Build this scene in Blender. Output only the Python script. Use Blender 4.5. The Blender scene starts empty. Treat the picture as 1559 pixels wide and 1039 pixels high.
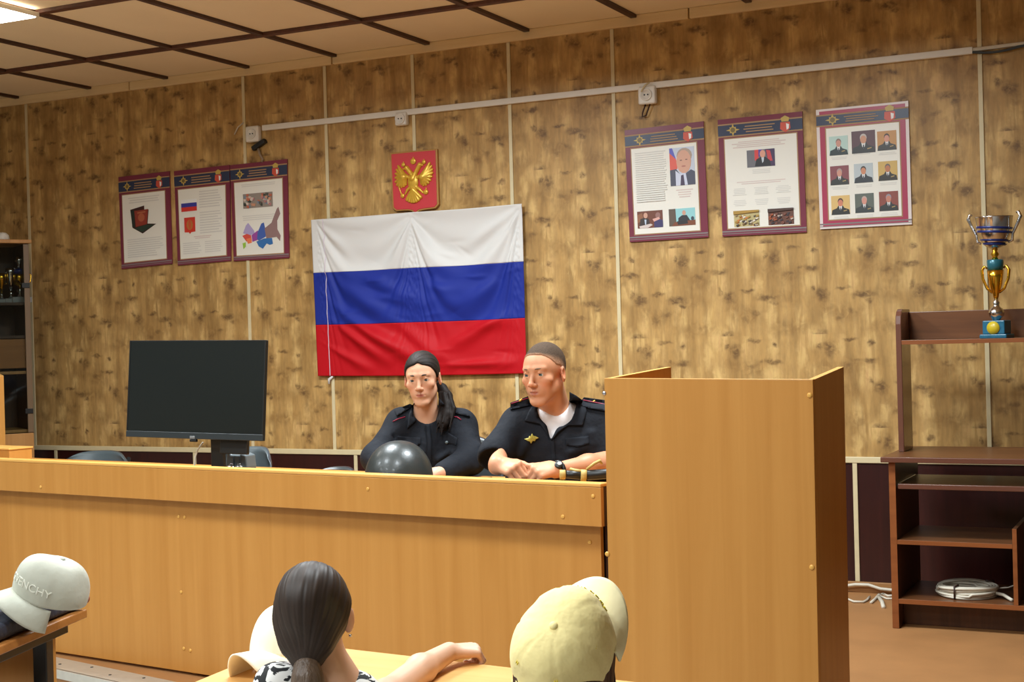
import bpy, bmesh, math, random
import numpy as np
from mathutils import Vector, Matrix
from mathutils.bvhtree import BVHTree
from mathutils.geometry import delaunay_2d_cdt
random.seed(7)
SC = bpy.context.scene
COL = SC.collection
R_ = math.radians
# ------------------------------------------------------------------ camera
FPX, IW, IH = 2166.95, 1559.0, 1039.0
YAW, PIT, ROL = R_(26.2972), R_(-0.2621), R_(-1.5304)
CAM = np.array([0.0, 0.0, 1.26])
_fw = np.array([-math.sin(YAW) * math.cos(PIT), math.cos(YAW) * math.cos(PIT), math.sin(PIT)])
_rt = np.array([math.cos(YAW), math.sin(YAW), 0.0])
_up = np.cross(_rt, _fw)
RT = math.cos(ROL) * _rt + math.sin(ROL) * _up
UP = -math.sin(ROL) * _rt + math.cos(ROL) * _up
FW = _fw
CRT = np.array([math.cos(YAW), math.sin(YAW), 0.0])      # level axes of the hall seen from the photographer
CTO = np.array([math.sin(YAW), -math.cos(YAW), 0.0])     # towards the photographer
ZUP = np.array([0.0, 0.0, 1.0])
cam = bpy.data.cameras.new('camera')
camo = bpy.data.objects.new('camera', cam)
COL.objects.link(camo)
cam.sensor_width = 36.0
cam.lens = FPX * 36.0 / IW
cam.clip_start = 0.05
camo.matrix_world = Matrix(((RT[0], UP[0], -FW[0], CAM[0]), (RT[1], UP[1], -FW[1], CAM[1]),
                            (RT[2], UP[2], -FW[2], CAM[2]), (0, 0, 0, 1)))
SC.camera = camo

def ray(u, v):
    return FW + (u - IW / 2) / FPX * RT - (v - IH / 2) / FPX * UP
def W(u, v, d):                       # point seen at photo pixel (u, v), d metres deep
    return CAM + ray(u, v) * d
def on(u, v, ax, val):                # measured point on the plane ax = val
    r = ray(u, v)
    ax = 'xyz'.index(ax)
    return CAM + r * ((val - CAM[ax]) / r[ax])
def px(P):
    q = np.asarray(P) - CAM
    z = q @ FW
    return IW / 2 + FPX * (q @ RT) / z, IH / 2 - FPX * (q @ UP) / z
WALL = 6.744

# ------------------------------------------------------------------ materials
def lin(c):
    return tuple((x / 255 / 12.92 if x / 255 <= 0.04045 else ((x / 255 + 0.055) / 1.055) ** 2.4) for x in c) + (1.0,)
def mat(name, rgb, rough=0.5, metal=0.0, spec=0.5, var=0.0, scale=8.0, bump=0.0, bscale=60.0, stretch=(1, 1, 1), coat=0.0, sheen=0.0, sss=0.0, attr=False):
    m = bpy.data.materials.new(name)
    m.use_nodes = True
    nt = m.node_tree
    b = nt.nodes['Principled BSDF']
    b.inputs['Base Color'].default_value = lin(rgb)
    b.inputs['Roughness'].default_value = rough
    b.inputs['Metallic'].default_value = metal
    b.inputs['Specular IOR Level'].default_value = spec
    b.inputs['Coat Weight'].default_value = coat
    b.inputs['Sheen Weight'].default_value = sheen
    if sss:
        b.inputs['Subsurface Weight'].default_value = sss
        b.inputs['Subsurface Radius'].default_value = (0.012, 0.005, 0.003)
        b.inputs['Subsurface Scale'].default_value = 0.5
    tc = nt.nodes.new('ShaderNodeTexCoord')
    mp = nt.nodes.new('ShaderNodeMapping')
    mp.inputs['Scale'].default_value = stretch
    nt.links.new(tc.outputs['Object'], mp.inputs['Vector'])
    src = None
    if attr:
        a = nt.nodes.new('ShaderNodeAttribute')
        a.attribute_name = 'Col'
        src = a.outputs['Color']
        nt.links.new(src, b.inputs['Base Color'])
    if var:
        n = nt.nodes.new('ShaderNodeTexNoise')
        n.inputs['Scale'].default_value = scale
        n.inputs['Detail'].default_value = 5
        nt.links.new(mp.outputs[0], n.inputs['Vector'])
        mr = nt.nodes.new('ShaderNodeMapRange')
        mr.inputs[1].default_value = 0.25
        mr.inputs[2].default_value = 0.75
        mr.inputs[3].default_value = 1 - var
        mr.inputs[4].default_value = 1 + var
        nt.links.new(n.outputs[0], mr.inputs[0])
        mx = nt.nodes.new('ShaderNodeMix')
        mx.data_type = 'RGBA'
        mx.blend_type = 'MULTIPLY'
        mx.inputs[0].default_value = 1
        mx.inputs[6].default_value = lin(rgb)
        if src:
            nt.links.new(src, mx.inputs[6])
        nt.links.new(mr.outputs[0], mx.inputs[7])
        nt.links.new(mx.outputs[2], b.inputs['Base Color'])
    if bump:
        n2 = nt.nodes.new('ShaderNodeTexNoise')
        n2.inputs['Scale'].default_value = bscale
        n2.inputs['Detail'].default_value = 3
        nt.links.new(mp.outputs[0], n2.inputs['Vector'])
        bp = nt.nodes.new('ShaderNodeBump')
        bp.inputs['Strength'].default_value = bump
        bp.inputs['Distance'].default_value = 0.02
        nt.links.new(n2.outputs[0], bp.inputs['Height'])
        nt.links.new(bp.outputs[0], b.inputs['Normal'])
    return m

def wood(name, c1, c2, rough=0.4, sx=22.0, sz=1.2, axis='z', spec=0.5, coat=0.0):
    """laminate with fine grain running along one axis"""
    m = bpy.data.materials.new(name)
    m.use_nodes = True
    nt = m.node_tree
    b = nt.nodes['Principled BSDF']
    b.inputs['Roughness'].default_value = rough
    b.inputs['Specular IOR Level'].default_value = spec
    b.inputs['Coat Weight'].default_value = coat
    tc = nt.nodes.new('ShaderNodeTexCoord')
    mp = nt.nodes.new('ShaderNodeMapping')
    s = {'x': (sz, sx, sx), 'y': (sx, sz, sx), 'z': (sx, sx, sz)}[axis]
    mp.inputs['Scale'].default_value = s
    nt.links.new(tc.outputs['Object'], mp.inputs['Vector'])
    n = nt.nodes.new('ShaderNodeTexNoise')
    n.inputs['Scale'].default_value = 1.0
    n.inputs['Detail'].default_value = 6
    n.inputs['Roughness'].default_value = 0.6
    n.inputs['Distortion'].default_value = 0.6
    nt.links.new(mp.outputs[0], n.inputs['Vector'])
    cr = nt.nodes.new('ShaderNodeValToRGB')
    cr.color_ramp.elements[0].position = 0.3
    cr.color_ramp.elements[0].color = lin(c1)
    cr.color_ramp.elements[1].position = 0.7
    cr.color_ramp.elements[1].color = lin(c2)
    nt.links.new(n.outputs[0], cr.inputs[0])
    nt.links.new(cr.outputs[0], b.inputs['Base Color'])
    return m

def burl_wall():
    """printed wall board: vertical honey and brown streaks with scattered dark knots"""
    m = bpy.data.materials.new('burl_wall_board')
    m.use_nodes = True
    nt = m.node_tree
    N = nt.nodes.new
    Lk = nt.links.new
    b = nt.nodes['Principled BSDF']
    b.inputs['Roughness'].default_value = 0.45
    b.inputs['Specular IOR Level'].default_value = 0.3
    tc = N('ShaderNodeTexCoord')
    def mapping(s):
        q = N('ShaderNodeMapping')
        q.inputs['Scale'].default_value = s
        Lk(tc.outputs['Object'], q.inputs['Vector'])
        return q.outputs[0]
    def noise(vec, sc, det=4, dist=0.0, rough=0.55):
        q = N('ShaderNodeTexNoise')
        q.inputs['Scale'].default_value = sc
        q.inputs['Detail'].default_value = det
        q.inputs['Distortion'].default_value = dist
        q.inputs['Roughness'].default_value = rough
        Lk(vec, q.inputs['Vector'])
        return q.outputs[0]
    def ramp(fac, stops):
        q = N('ShaderNodeValToRGB')
        e = q.color_ramp.elements
        e[0].position, e[0].color = stops[0][0], lin(stops[0][1])
        e[1].position, e[1].color = stops[-1][0], lin(stops[-1][1])
        for p, c in stops[1:-1]:
            k = e.new(p)
            k.color = lin(c)
        Lk(fac, q.inputs[0])
        return q.outputs[0]
    def mix(fac, a, c, mode='MIX'):
        q = N('ShaderNodeMix')
        q.data_type = 'RGBA'
        q.blend_type = mode
        if isinstance(fac, float):
            q.inputs[0].default_value = fac
        else:
            Lk(fac, q.inputs[0])
        Lk(a, q.inputs[6])
        if isinstance(c, tuple):
            q.inputs[7].default_value = c
        else:
            Lk(c, q.inputs[7])
        return q.outputs[2]
    def math_(op, x, y=None, z=None):
        q = N('ShaderNodeMath')
        q.operation = op
        for i, v in enumerate((x, y, z)):
            if v is None:
                continue
            if isinstance(v, (int, float)):
                q.inputs[i].default_value = v
            else:
                Lk(v, q.inputs[i])
        return q.outputs[0]
    # the print repeats: cell 0.464 x 0.447 m, each row shifted by 0.202 m
    o = on(1092.3, 374.6, 'y', 6.744)
    sep = N('ShaderNodeSeparateXYZ')
    Lk(tc.outputs['Object'], sep.inputs[0])
    n1 = N('ShaderNodeTexNoise')
    n1.inputs['Scale'].default_value = 26
    n1.inputs['Detail'].default_value = 3
    Lk(tc.outputs['Object'], n1.inputs['Vector'])
    sn = N('ShaderNodeSeparateColor')
    Lk(n1.outputs['Color'], sn.inputs[0])
    sx = math_('SUBTRACT', sep.outputs[0], float(o[0]))
    sz = math_('SUBTRACT', float(o[2]), sep.outputs[2])
    row = math_('FLOOR', math_('DIVIDE', sz, 0.447))
    fx0 = math_('ADD', sx, math_('MULTIPLY', row, 0.202))
    fz0 = math_('SUBTRACT', sz, math_('MULTIPLY', row, 0.447))
    fx = math_('ADD', fx0, math_('MULTIPLY', math_('SUBTRACT', sn.outputs[0], 0.5), 0.055))
    fz = math_('ADD', fz0, math_('MULTIPLY', math_('SUBTRACT', sn.outputs[1], 0.5), 0.045))
    def blob(zx, zy, rx, ry, strength, hard=0.2):
        cx, cz = (zx - 840) * 0.00119, (zy - 120) * 0.00116
        dx = math_('DIVIDE', math_('WRAP', math_('SUBTRACT', fx, cx), 0.232, -0.232), rx * 0.00131)
        dz = math_('DIVIDE', math_('SUBTRACT', fz, cz), ry * 0.00130)
        d = math_('SQRT', math_('ADD', math_('MULTIPLY', dx, dx), math_('MULTIPLY', dz, dz)))
        q = N('ShaderNodeMapRange')
        q.interpolation_type = 'SMOOTHSTEP'
        q.inputs[1].default_value = hard
        q.inputs[2].default_value = 1.25
        q.inputs[3].default_value = strength
        q.inputs[4].default_value = 0.0
        Lk(d, q.inputs[0])
        return q.outputs[0]
    def most(L):
        r = L[0]
        for x in L[1:]:
            r = math_('MAXIMUM', r, x)
        return r
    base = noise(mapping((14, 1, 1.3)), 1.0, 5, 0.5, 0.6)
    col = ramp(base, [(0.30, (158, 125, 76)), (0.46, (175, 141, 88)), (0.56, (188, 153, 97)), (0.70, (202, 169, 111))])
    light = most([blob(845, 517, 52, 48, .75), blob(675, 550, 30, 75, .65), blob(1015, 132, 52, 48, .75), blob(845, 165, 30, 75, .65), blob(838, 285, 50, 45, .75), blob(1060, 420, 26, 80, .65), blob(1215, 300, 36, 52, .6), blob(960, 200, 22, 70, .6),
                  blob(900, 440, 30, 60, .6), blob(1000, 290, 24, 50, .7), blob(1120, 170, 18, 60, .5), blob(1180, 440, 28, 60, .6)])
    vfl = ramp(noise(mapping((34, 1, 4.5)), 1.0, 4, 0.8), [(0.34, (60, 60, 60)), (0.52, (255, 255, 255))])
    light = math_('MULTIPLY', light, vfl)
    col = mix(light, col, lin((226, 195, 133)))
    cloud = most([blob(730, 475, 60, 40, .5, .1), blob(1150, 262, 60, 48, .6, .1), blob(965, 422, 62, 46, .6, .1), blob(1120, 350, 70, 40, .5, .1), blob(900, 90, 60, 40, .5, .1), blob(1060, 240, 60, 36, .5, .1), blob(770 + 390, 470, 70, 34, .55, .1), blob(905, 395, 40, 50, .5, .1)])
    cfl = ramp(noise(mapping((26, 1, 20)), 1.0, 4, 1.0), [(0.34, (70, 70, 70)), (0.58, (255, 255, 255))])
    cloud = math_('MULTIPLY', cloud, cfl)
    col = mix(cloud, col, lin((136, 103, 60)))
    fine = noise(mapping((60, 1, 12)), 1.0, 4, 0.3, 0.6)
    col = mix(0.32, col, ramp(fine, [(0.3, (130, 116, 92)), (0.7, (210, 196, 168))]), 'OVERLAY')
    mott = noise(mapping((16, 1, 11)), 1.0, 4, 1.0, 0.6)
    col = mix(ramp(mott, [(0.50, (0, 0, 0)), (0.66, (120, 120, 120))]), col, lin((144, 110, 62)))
    kn = most([blob(851, 161, 14, 13, .9), blob(842, 232, 36, 13, .85), blob(1155, 142, 32, 9, .8), blob(1078, 182, 26, 34, .8, .2), blob(1040, 168, 12, 16, .8), blob(884, 342, 30, 28, .85, .2), blob(846, 316, 12, 18, .8),
               blob(966, 317, 32, 9, .85), blob(1046, 347, 46, 16, .85), blob(1075, 372, 16, 12, .8), blob(872, 508, 34, 22, .8), blob(1140, 250, 26, 12, .55), blob(1000, 410, 22, 12, .55), blob(950, 436, 18, 14, .5), blob(1185, 228, 12, 8, .6)])
    brk = ramp(noise(mapping((48, 1, 60)), 1.0, 3, 0.5), [(0.32, (150, 150, 150)), (0.58, (250, 250, 250))])
    kf = math_('MULTIPLY', kn, brk)
    col = mix(kf, col, lin((92, 65, 40)))
    Lk(col, b.inputs['Base Color'])
    return m

def emis(name, rgb, s):
    m = bpy.data.materials.new(name)
    m.use_nodes = True
    b = m.node_tree.nodes['Principled BSDF']
    b.inputs['Base Color'].default_value = lin((240, 240, 240))
    b.inputs['Emission Color'].default_value = lin(rgb)
    b.inputs['Emission Strength'].default_value = s
    return m
def glass(name):
    m = bpy.data.materials.new(name)
    m.use_nodes = True
    nt = m.node_tree
    nt.nodes.remove(nt.nodes['Principled BSDF'])
    out = nt.nodes['Material Output']
    t = nt.nodes.new('ShaderNodeBsdfTransparent')
    t.inputs[0].default_value = (0.82, 0.85, 0.83, 1)
    g = nt.nodes.new('ShaderNodeBsdfGlossy')
    g.inputs['Roughness'].default_value = 0.03
    f = nt.nodes.new('ShaderNodeFresnel')
    f.inputs[0].default_value = 1.55
    mx = nt.nodes.new('ShaderNodeMixShader')
    nt.links.new(f.outputs[0], mx.inputs[0])
    nt.links.new(t.outputs[0], mx.inputs[1])
    nt.links.new(g.outputs[0], mx.inputs[2])
    nt.links.new(mx.outputs[0], out.inputs[0])
    return m

# ------------------------------------------------------------------ object helpers
def link(name, me, parent=None, loc=None):
    o = bpy.data.objects.new(name, me)
    COL.objects.link(o)
    if parent is not None:
        o.parent = parent
    if loc is not None:
        o.location = loc
    return o
def tag(o, label=None, cat=None, group=None, kind=None):
    if label: o['label'] = label
    if cat: o['category'] = cat
    if group: o['group'] = group
    if kind: o['kind'] = kind
    return o
def thing(name, label, cat, loc=(0, 0, 0), rz=0.0, group=None):
    o = bpy.data.objects.new(name, None)
    o.empty_display_size = 0.05
    COL.objects.link(o)
    o.location = loc
    o.rotation_euler = (0, 0, rz)
    bpy.context.view_layer.update()
    return tag(o, label, cat, group)
class MB:
    """collects shapes into ONE mesh"""
    def __init__(s):
        s.v, s.f, s.m = [], [], []
        s.mats = []
        s.smooth = []
    def mi(s, m):
        if m not in s.mats:
            s.mats.append(m)
        return s.mats.index(m)
    def add(s, vs, fs, m=None, M=None, smooth=False):
        o = len(s.v)
        for p in vs:
            p = Vector([float(c) for c in p])
            s.v.append(tuple(M @ p) if M is not None else tuple(p))
        k = s.mi(m) if m is not None else 0
        for f in fs:
            s.f.append(tuple(i + o for i in f))
            s.m.append(k)
            s.smooth.append(smooth)
        return s
    def box(s, x0, x1, y0, y1, z0, z1, m=None, M=None):
        vs = [(x0, y0, z0), (x1, y0, z0), (x1, y1, z0), (x0, y1, z0), (x0, y0, z1), (x1, y0, z1), (x1, y1, z1), (x0, y1, z1)]
        fs = [(0, 3, 2, 1), (4, 5, 6, 7), (0, 1, 5, 4), (1, 2, 6, 5), (2, 3, 7, 6), (3, 0, 4, 7)]
        return s.add(vs, fs, m, M)
    def hexa(s, b, t, m=None):            # four bottom points, four top points (same order)
        fs = [(0, 3, 2, 1), (4, 5, 6, 7), (0, 1, 5, 4), (1, 2, 6, 5), (2, 3, 7, 6), (3, 0, 4, 7)]
        return s.add(list(b) + list(t), fs, m)
    def tube(s, pts, r, n=8, m=None, closed=False, M=None):
        P = [Vector([float(c) for c in p]) for p in pts]
        rr = r if isinstance(r, (list, tuple)) else [r] * len(P)
        vs, fs = [], []
        prev = None
        for i, p in enumerate(P):
            a = P[(i - 1) % len(P)] if (closed or i > 0) else p
            c = P[(i + 1) % len(P)] if (closed or i < len(P) - 1) else p
            t = (c - a).normalized()
            if prev is None:
                q = Vector((0, 0, 1)) if abs(t.z) < 0.9 else Vector((1, 0, 0))
                nrm = t.cross(q).normalized()
            else:
                nrm = (prev - t * prev.dot(t)).normalized()
            prev = nrm
            bn = t.cross(nrm)
            for k in range(n):
                an = 2 * math.pi * k / n
                vs.append(p + (nrm * math.cos(an) + bn * math.sin(an)) * rr[i])
        for i in range(len(P) - (0 if closed else 1)):
            j = (i + 1) % len(P)
            for k in range(n):
                fs.append((i * n + k, i * n + (k + 1) % n, j * n + (k + 1) % n, j * n + k))
        if not closed:
            fs.append(tuple(reversed(range(n))))
            fs.append(tuple((len(P) - 1) * n + k for k in range(n)))
        return s.add(vs, fs, m, M, True)
    def lathe(s, prof, n=32, m=None, M=None, capped=True):
        vs, fs = [], []
        for r, z in prof:
            for k in range(n):
                a = 2 * math.pi * k / n
                vs.append((r * math.cos(a), r * math.sin(a), z))
        for i in range(len(prof) - 1):
            for k in range(n):
                fs.append((i * n + k, i * n + (k + 1) % n, (i + 1) * n + (k + 1) % n, (i + 1) * n + k))
        if capped:
            fs.append(tuple(reversed(range(n))))
            fs.append(tuple((len(prof) - 1) * n + k for k in range(n)))
        return s.add(vs, fs, m, M, True)
    def prism(s, poly, y0, y1, m=None, M=None):   # polygon in x, z, thick along y
        n = len(poly)
        vs = [(p[0], y0, p[1]) for p in poly] + [(p[0], y1, p[1]) for p in poly]
        fs = [tuple(range(n)), tuple(reversed(range(n, 2 * n)))]
        for k in range(n):
            fs.append((k, n + k, n + (k + 1) % n, (k + 1) % n))
        return s.add(vs, fs, m, M)
    def build(s, name, m=None, parent=None, bevel=0.0, seg=2, subsurf=0, loc=None):
        me = bpy.data.meshes.new(name)
        me.from_pydata(s.v, [], s.f)
        mats = s.mats if s.mats else [m]
        for k in mats:
            me.materials.append(k)
        me.polygons.foreach_set('material_index', s.m)
        me.polygons.foreach_set('use_smooth', s.smooth)
        bm = bmesh.new()
        bm.from_mesh(me)
        bmesh.ops.recalc_face_normals(bm, faces=bm.faces)
        if bevel:
            ed = [e for e in bm.edges if len(e.link_faces) == 2 and e.calc_face_angle(0) > 0.6]
            bmesh.ops.bevel(bm, geom=ed, offset=bevel, segments=seg, profile=0.5, affect='EDGES', clamp_overlap=True)
        bm.to_mesh(me)
        bm.free()
        o = link(name, me, parent, loc)
        if subsurf:
            md = o.modifiers.new('subsurf', 'SUBSURF')
            md.levels = md.render_levels = subsurf
        return o
def box(name, x0, x1, y0, y1, z0, z1, m, parent=None, bevel=0.002):
    return MB().box(x0, x1, y0, y1, z0, z1).build(name, m, parent, bevel)
def struct(o):
    o['kind'] = 'structure'
    return o
def copy_tree(o, parent=None):
    c = o.copy()
    COL.objects.link(c)
    if parent is not None:
        c.parent = parent
    for ch in list(o.children):
        copy_tree(ch, c)
    return c

# ------------------------------------------------------------------ solid modelling by distance fields
class Solid:
    def __init__(s, lo, hi, h):
        s.lo = np.array(lo, float)
        s.h = h
        n = np.ceil((np.array(hi, float) - s.lo) / h).astype(int) + 1
        s.n = n
        s.ax = [(s.lo[i] + h * np.arange(n[i])).astype(np.float32) for i in range(3)]
        s.a = np.full(tuple(n), 0.5, np.float32)
    def _op(s, fn, lo, hi, k, op):
        mg = 2.5 * k + 3 * s.h
        i0 = np.maximum(np.floor((np.array(lo) - mg - s.lo) / s.h).astype(int), 0)
        i1 = np.minimum(np.ceil((np.array(hi) + mg - s.lo) / s.h).astype(int) + 1, s.n)
        if (i1 <= i0).any():
            return s
        sl = tuple(slice(a, b) for a, b in zip(i0, i1))
        X = s.ax[0][sl[0]][:, None, None]
        Y = s.ax[1][sl[1]][None, :, None]
        Z = s.ax[2][sl[2]][None, None, :]
        d = fn(X, Y, Z).astype(np.float32)
        a = s.a[sl]
        k = max(k, 1e-5)
        if op == 'u':
            t = np.clip(0.5 + 0.5 * (d - a) / k, 0, 1)
            s.a[sl] = d + (a - d) * t - k * t * (1 - t)
        else:                                   # subtract
            d = -d
            t = np.clip(0.5 - 0.5 * (d - a) / k, 0, 1)
            s.a[sl] = d + (a - d) * t + k * t * (1 - t)
        return s
    def cap(s, p, q, r0, r1=None, k=0.01, op='u'):
        r1 = r0 if r1 is None else r1
        p = np.array(p, float)
        q = np.array(q, float)
        d = q - p
        dd = max(d @ d, 1e-12)
        def fn(X, Y, Z):
            x, y, z = X - p[0], Y - p[1], Z - p[2]
            t = np.clip((x * d[0] + y * d[1] + z * d[2]) / dd, 0, 1)
            return np.sqrt((x - d[0] * t) ** 2 + (y - d[1] * t) ** 2 + (z - d[2] * t) ** 2) - (r0 + (r1 - r0) * t)
        R = max(r0, r1)
        return s._op(fn, np.minimum(p, q) - R, np.maximum(p, q) + R, k, op)
    def ell(s, c, r, M=None, k=0.01, op='u'):
        c = np.array(c, float)
        r = np.array(r, float)
        M = np.eye(3) if M is None else np.array(M, float)   # columns: local axes
        def fn(X, Y, Z):
            x, y, z = X - c[0], Y - c[1], Z - c[2]
            k0 = 0
            k1 = 0
            for i in range(3):
                t = x * M[0, i] + y * M[1, i] + z * M[2, i]
                k0 = k0 + (t / r[i]) ** 2
                k1 = k1 + (t / r[i] ** 2) ** 2
            k0 = np.sqrt(k0)
            return k0 * (k0 - 1) / np.maximum(np.sqrt(k1), 1e-6)
        e = np.sqrt(((M * r[None, :]) ** 2).sum(1))
        return s._op(fn, c - e, c + e, k, op)
    def box(s, c, hf, M=None, rad=0.01, k=0.005, op='u'):
        c = np.array(c, float)
        hf = np.array(hf, float)
        M = np.eye(3) if M is None else np.array(M, float)
        def fn(X, Y, Z):
            x, y, z = X - c[0], Y - c[1], Z - c[2]
            o = 0
            ins = None
            for i in range(3):
                t = np.abs(x * M[0, i] + y * M[1, i] + z * M[2, i]) - (hf[i] - rad)
                o = o + np.maximum(t, 0) ** 2
                ins = t if ins is None else np.maximum(ins, t)
            return np.sqrt(o) + np.minimum(ins, 0) - rad
        e = (np.abs(M) * hf[None, :]).sum(1)
        return s._op(fn, c - e, c + e, k, op)
    def cut(s, fn, k=0.004):                    # keep where fn <= 0, over the whole grid
        d = fn(s.ax[0][:, None, None], s.ax[1][None, :, None], s.ax[2][None, None, :])
        d = np.broadcast_to(d, s.a.shape).astype(np.float32)
        t = np.clip(0.5 - 0.5 * (d - s.a) / k, 0, 1)
        s.a = d + (s.a - d) * t + k * t * (1 - t)
        return s
    def mesh(s, smooth_it=1):
        a = s.a
        # close the surface at the grid border
        a[0] = a[-1] = 0.1
        a[:, 0] = a[:, -1] = 0.1
        a[:, :, 0] = a[:, :, -1] = 0.1
        ins = a < 0
        nx, ny, nz = a.shape
        c = np.zeros((nx - 1, ny - 1, nz - 1), np.int8)
        for i in (0, 1):
            for j in (0, 1):
                for k in (0, 1):
                    c += ins[i:nx - 1 + i, j:ny - 1 + j, k:nz - 1 + k]
        I = np.argwhere((c > 0) & (c < 8))
        idx = np.full(c.shape, -1, np.int64)
        idx[I[:, 0], I[:, 1], I[:, 2]] = np.arange(len(I))
        pos = np.zeros((len(I), 3))
        cnt = np.zeros(len(I))
        cs = [(i, j, k) for i in (0, 1) for j in (0, 1) for k in (0, 1)]
        for p in cs:
            for q in cs:
                if sum(abs(x - y) for x, y in zip(p, q)) != 1 or p > q:
                    continue
                A = a[I[:, 0] + p[0], I[:, 1] + p[1], I[:, 2] + p[2]]
                B = a[I[:, 0] + q[0], I[:, 1] + q[1], I[:, 2] + q[2]]
                m = (A < 0) != (B < 0)
                t = np.where(m, A / np.where(m, A - B, 1), 0)
                pt = np.array(p)[None, :] + t[:, None] * (np.array(q) - np.array(p))[None, :]
                pos += pt * m[:, None]
                cnt += m
        V = s.lo + (I + pos / cnt[:, None]) * s.h
        F = []
        for d in range(3):
            e, f = (d + 1) % 3, (d + 2) % 3
            sl0 = [slice(None)] * 3
            sl1 = [slice(None)] * 3
            sl0[d] = slice(0, -1)
            sl1[d] = slice(1, None)
            A = ins[tuple(sl0)]
            B = ins[tuple(sl1)]
            E = np.argwhere(A != B)
            E = E[(E[:, e] > 0) & (E[:, f] > 0) & (E[:, e] < a.shape[e] - 1) & (E[:, f] < a.shape[f] - 1)]
            o = np.zeros(3, int)
            def at(de, df):
                q = E.copy()
                q[:, e] += de
                q[:, f] += df
                return idx[q[:, 0], q[:, 1], q[:, 2]]
            q = np.stack([at(-1, -1), at(0, -1), at(0, 0), at(-1, 0)], 1)
            fl = A[E[:, 0], E[:, 1], E[:, 2]]
            q[~fl] = q[~fl][:, ::-1]
            F.append(q)
        F = np.concatenate(F)
        F = F[(F >= 0).all(1)]
        for _ in range(smooth_it):              # light relaxation
            acc = np.zeros_like(V)
            n = np.zeros(len(V))
            for i in range(4):
                p, q = F[:, i], F[:, (i + 1) % 4]
                np.add.at(acc, p, V[q])
                np.add.at(n, p, 1)
            V = V * 0.5 + 0.5 * acc / np.maximum(n, 1)[:, None]
        return V, F
    def build(s, name, m, parent=None, colfn=None, smooth_it=1, matfn=None, dispfn=None):
        V, F = s.mesh(smooth_it)
        if dispfn is not None:
            V = dispfn(V)
        me = bpy.data.meshes.new(name)
        me.from_pydata(V.tolist(), [], F.tolist())
        for k in (m if isinstance(m, (list, tuple)) else [m]):
            me.materials.append(k)
        me.polygons.foreach_set('use_smooth', np.ones(len(F), bool))
        if matfn is not None:
            me.polygons.foreach_set('material_index', matfn(V[F].mean(1)).astype(np.int32))
        if colfn is not None:
            ca = me.color_attributes.new('Col', 'FLOAT_COLOR', 'POINT')
            c = np.ones((len(V), 4), np.float32)
            c[:, :3] = colfn(V)
            ca.data.foreach_set('color', c.ravel())
        o = link(name, me)
        if parent is not None:
            o.parent = parent
            o.matrix_parent_inverse = parent.matrix_world.inverted()
        o['_v'] = 0
        del o['_v']
        s.VF = (V, F)
        return o
def bvh_of(*solids):
    vs, fs = [], []
    for s in solids:
        V, F = s.VF
        o = len(vs)
        vs += V.tolist()
        fs += (F + o).tolist()
    return BVHTree.FromPolygons(vs, fs)
def patch(name, poly, bvh, m, parent, thick=0.004, step=3.0, fall=None, lift=0.0, maxd=None):
    """a cloth or metal piece lying on a body surface; outline measured on the photo"""
    P = [np.array(p, float) for p in poly]
    out = []
    for i, p in enumerate(P):
        q = P[(i + 1) % len(P)]
        n = max(1, int(np.linalg.norm(q - p) / step))
        for j in range(n):
            out.append(p + (q - p) * j / n)
    n0 = len(out)
    lo = np.min(out, 0)
    hi = np.max(out, 0)
    pts = list(out)
    def inside(x, y):
        c = False
        for i in range(len(P)):
            x1, y1 = P[i]
            x2, y2 = P[(i + 1) % len(P)]
            if (y1 > y) != (y2 > y) and x < (x2 - x1) * (y - y1) / (y2 - y1) + x1:
                c = not c
        return c
    yy = lo[1] + step / 2
    while yy < hi[1]:
        xx = lo[0] + step / 2
        while xx < hi[0]:
            if inside(xx, yy) and min(np.hypot(*(o - (xx, yy))) for o in out) > step * 0.45:
                pts.append(np.array([xx, yy]))
            xx += step
        yy += step
    r = delaunay_2d_cdt([Vector(p) for p in pts], [(i, (i + 1) % n0) for i in range(n0)], [], 1, 1e-4)
    v2, fs = r[0], r[2]
    top, bot = [], []
    last = fall
    hits = []
    for p in v2:
        d = ray(p[0], p[1])
        dn = np.linalg.norm(d)
        h = bvh.ray_cast(Vector(CAM), Vector(d / dn))
        hits.append(h[3] / dn if h[0] is not None else None)
    ok = [h for h in hits if h is not None and (maxd is None or h < maxd)]
    med = float(np.median(ok)) if ok else fall
    for p, h in zip(v2, hits):
        d = ray(p[0], p[1])
        if h is None or (maxd is not None and h > maxd) or abs(h - med) > 0.12:
            h = fall if fall is not None else med
        top.append(CAM + d * (h - thick - lift))
        bot.append(CAM + d * (h - lift + 0.002))
    n = len(v2)
    F = [tuple(f) for f in fs] + [tuple(n + i for i in reversed(f)) for f in fs]
    cnt = {}
    for f in fs:
        for i in range(len(f)):
            e = (f[i], f[(i + 1) % len(f)])
            cnt[e] = 1
    for (a, b_) in list(cnt):
        if (b_, a) not in cnt:
            F.append((a, n + a, n + b_, b_))
    mb = MB()
    mb.add(top + bot, F, m)
    o = mb.build(name, m)
    me = o.data
    me.polygons.foreach_set('use_smooth', [True] * len(me.polygons))
    o.parent = parent
    o.matrix_parent_inverse = parent.matrix_world.inverted()
    return o
def adopt(o, parent):
    o.parent = parent
    bpy.context.view_layer.update()
    o.matrix_parent_inverse = parent.matrix_world.inverted()
    return o
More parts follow.
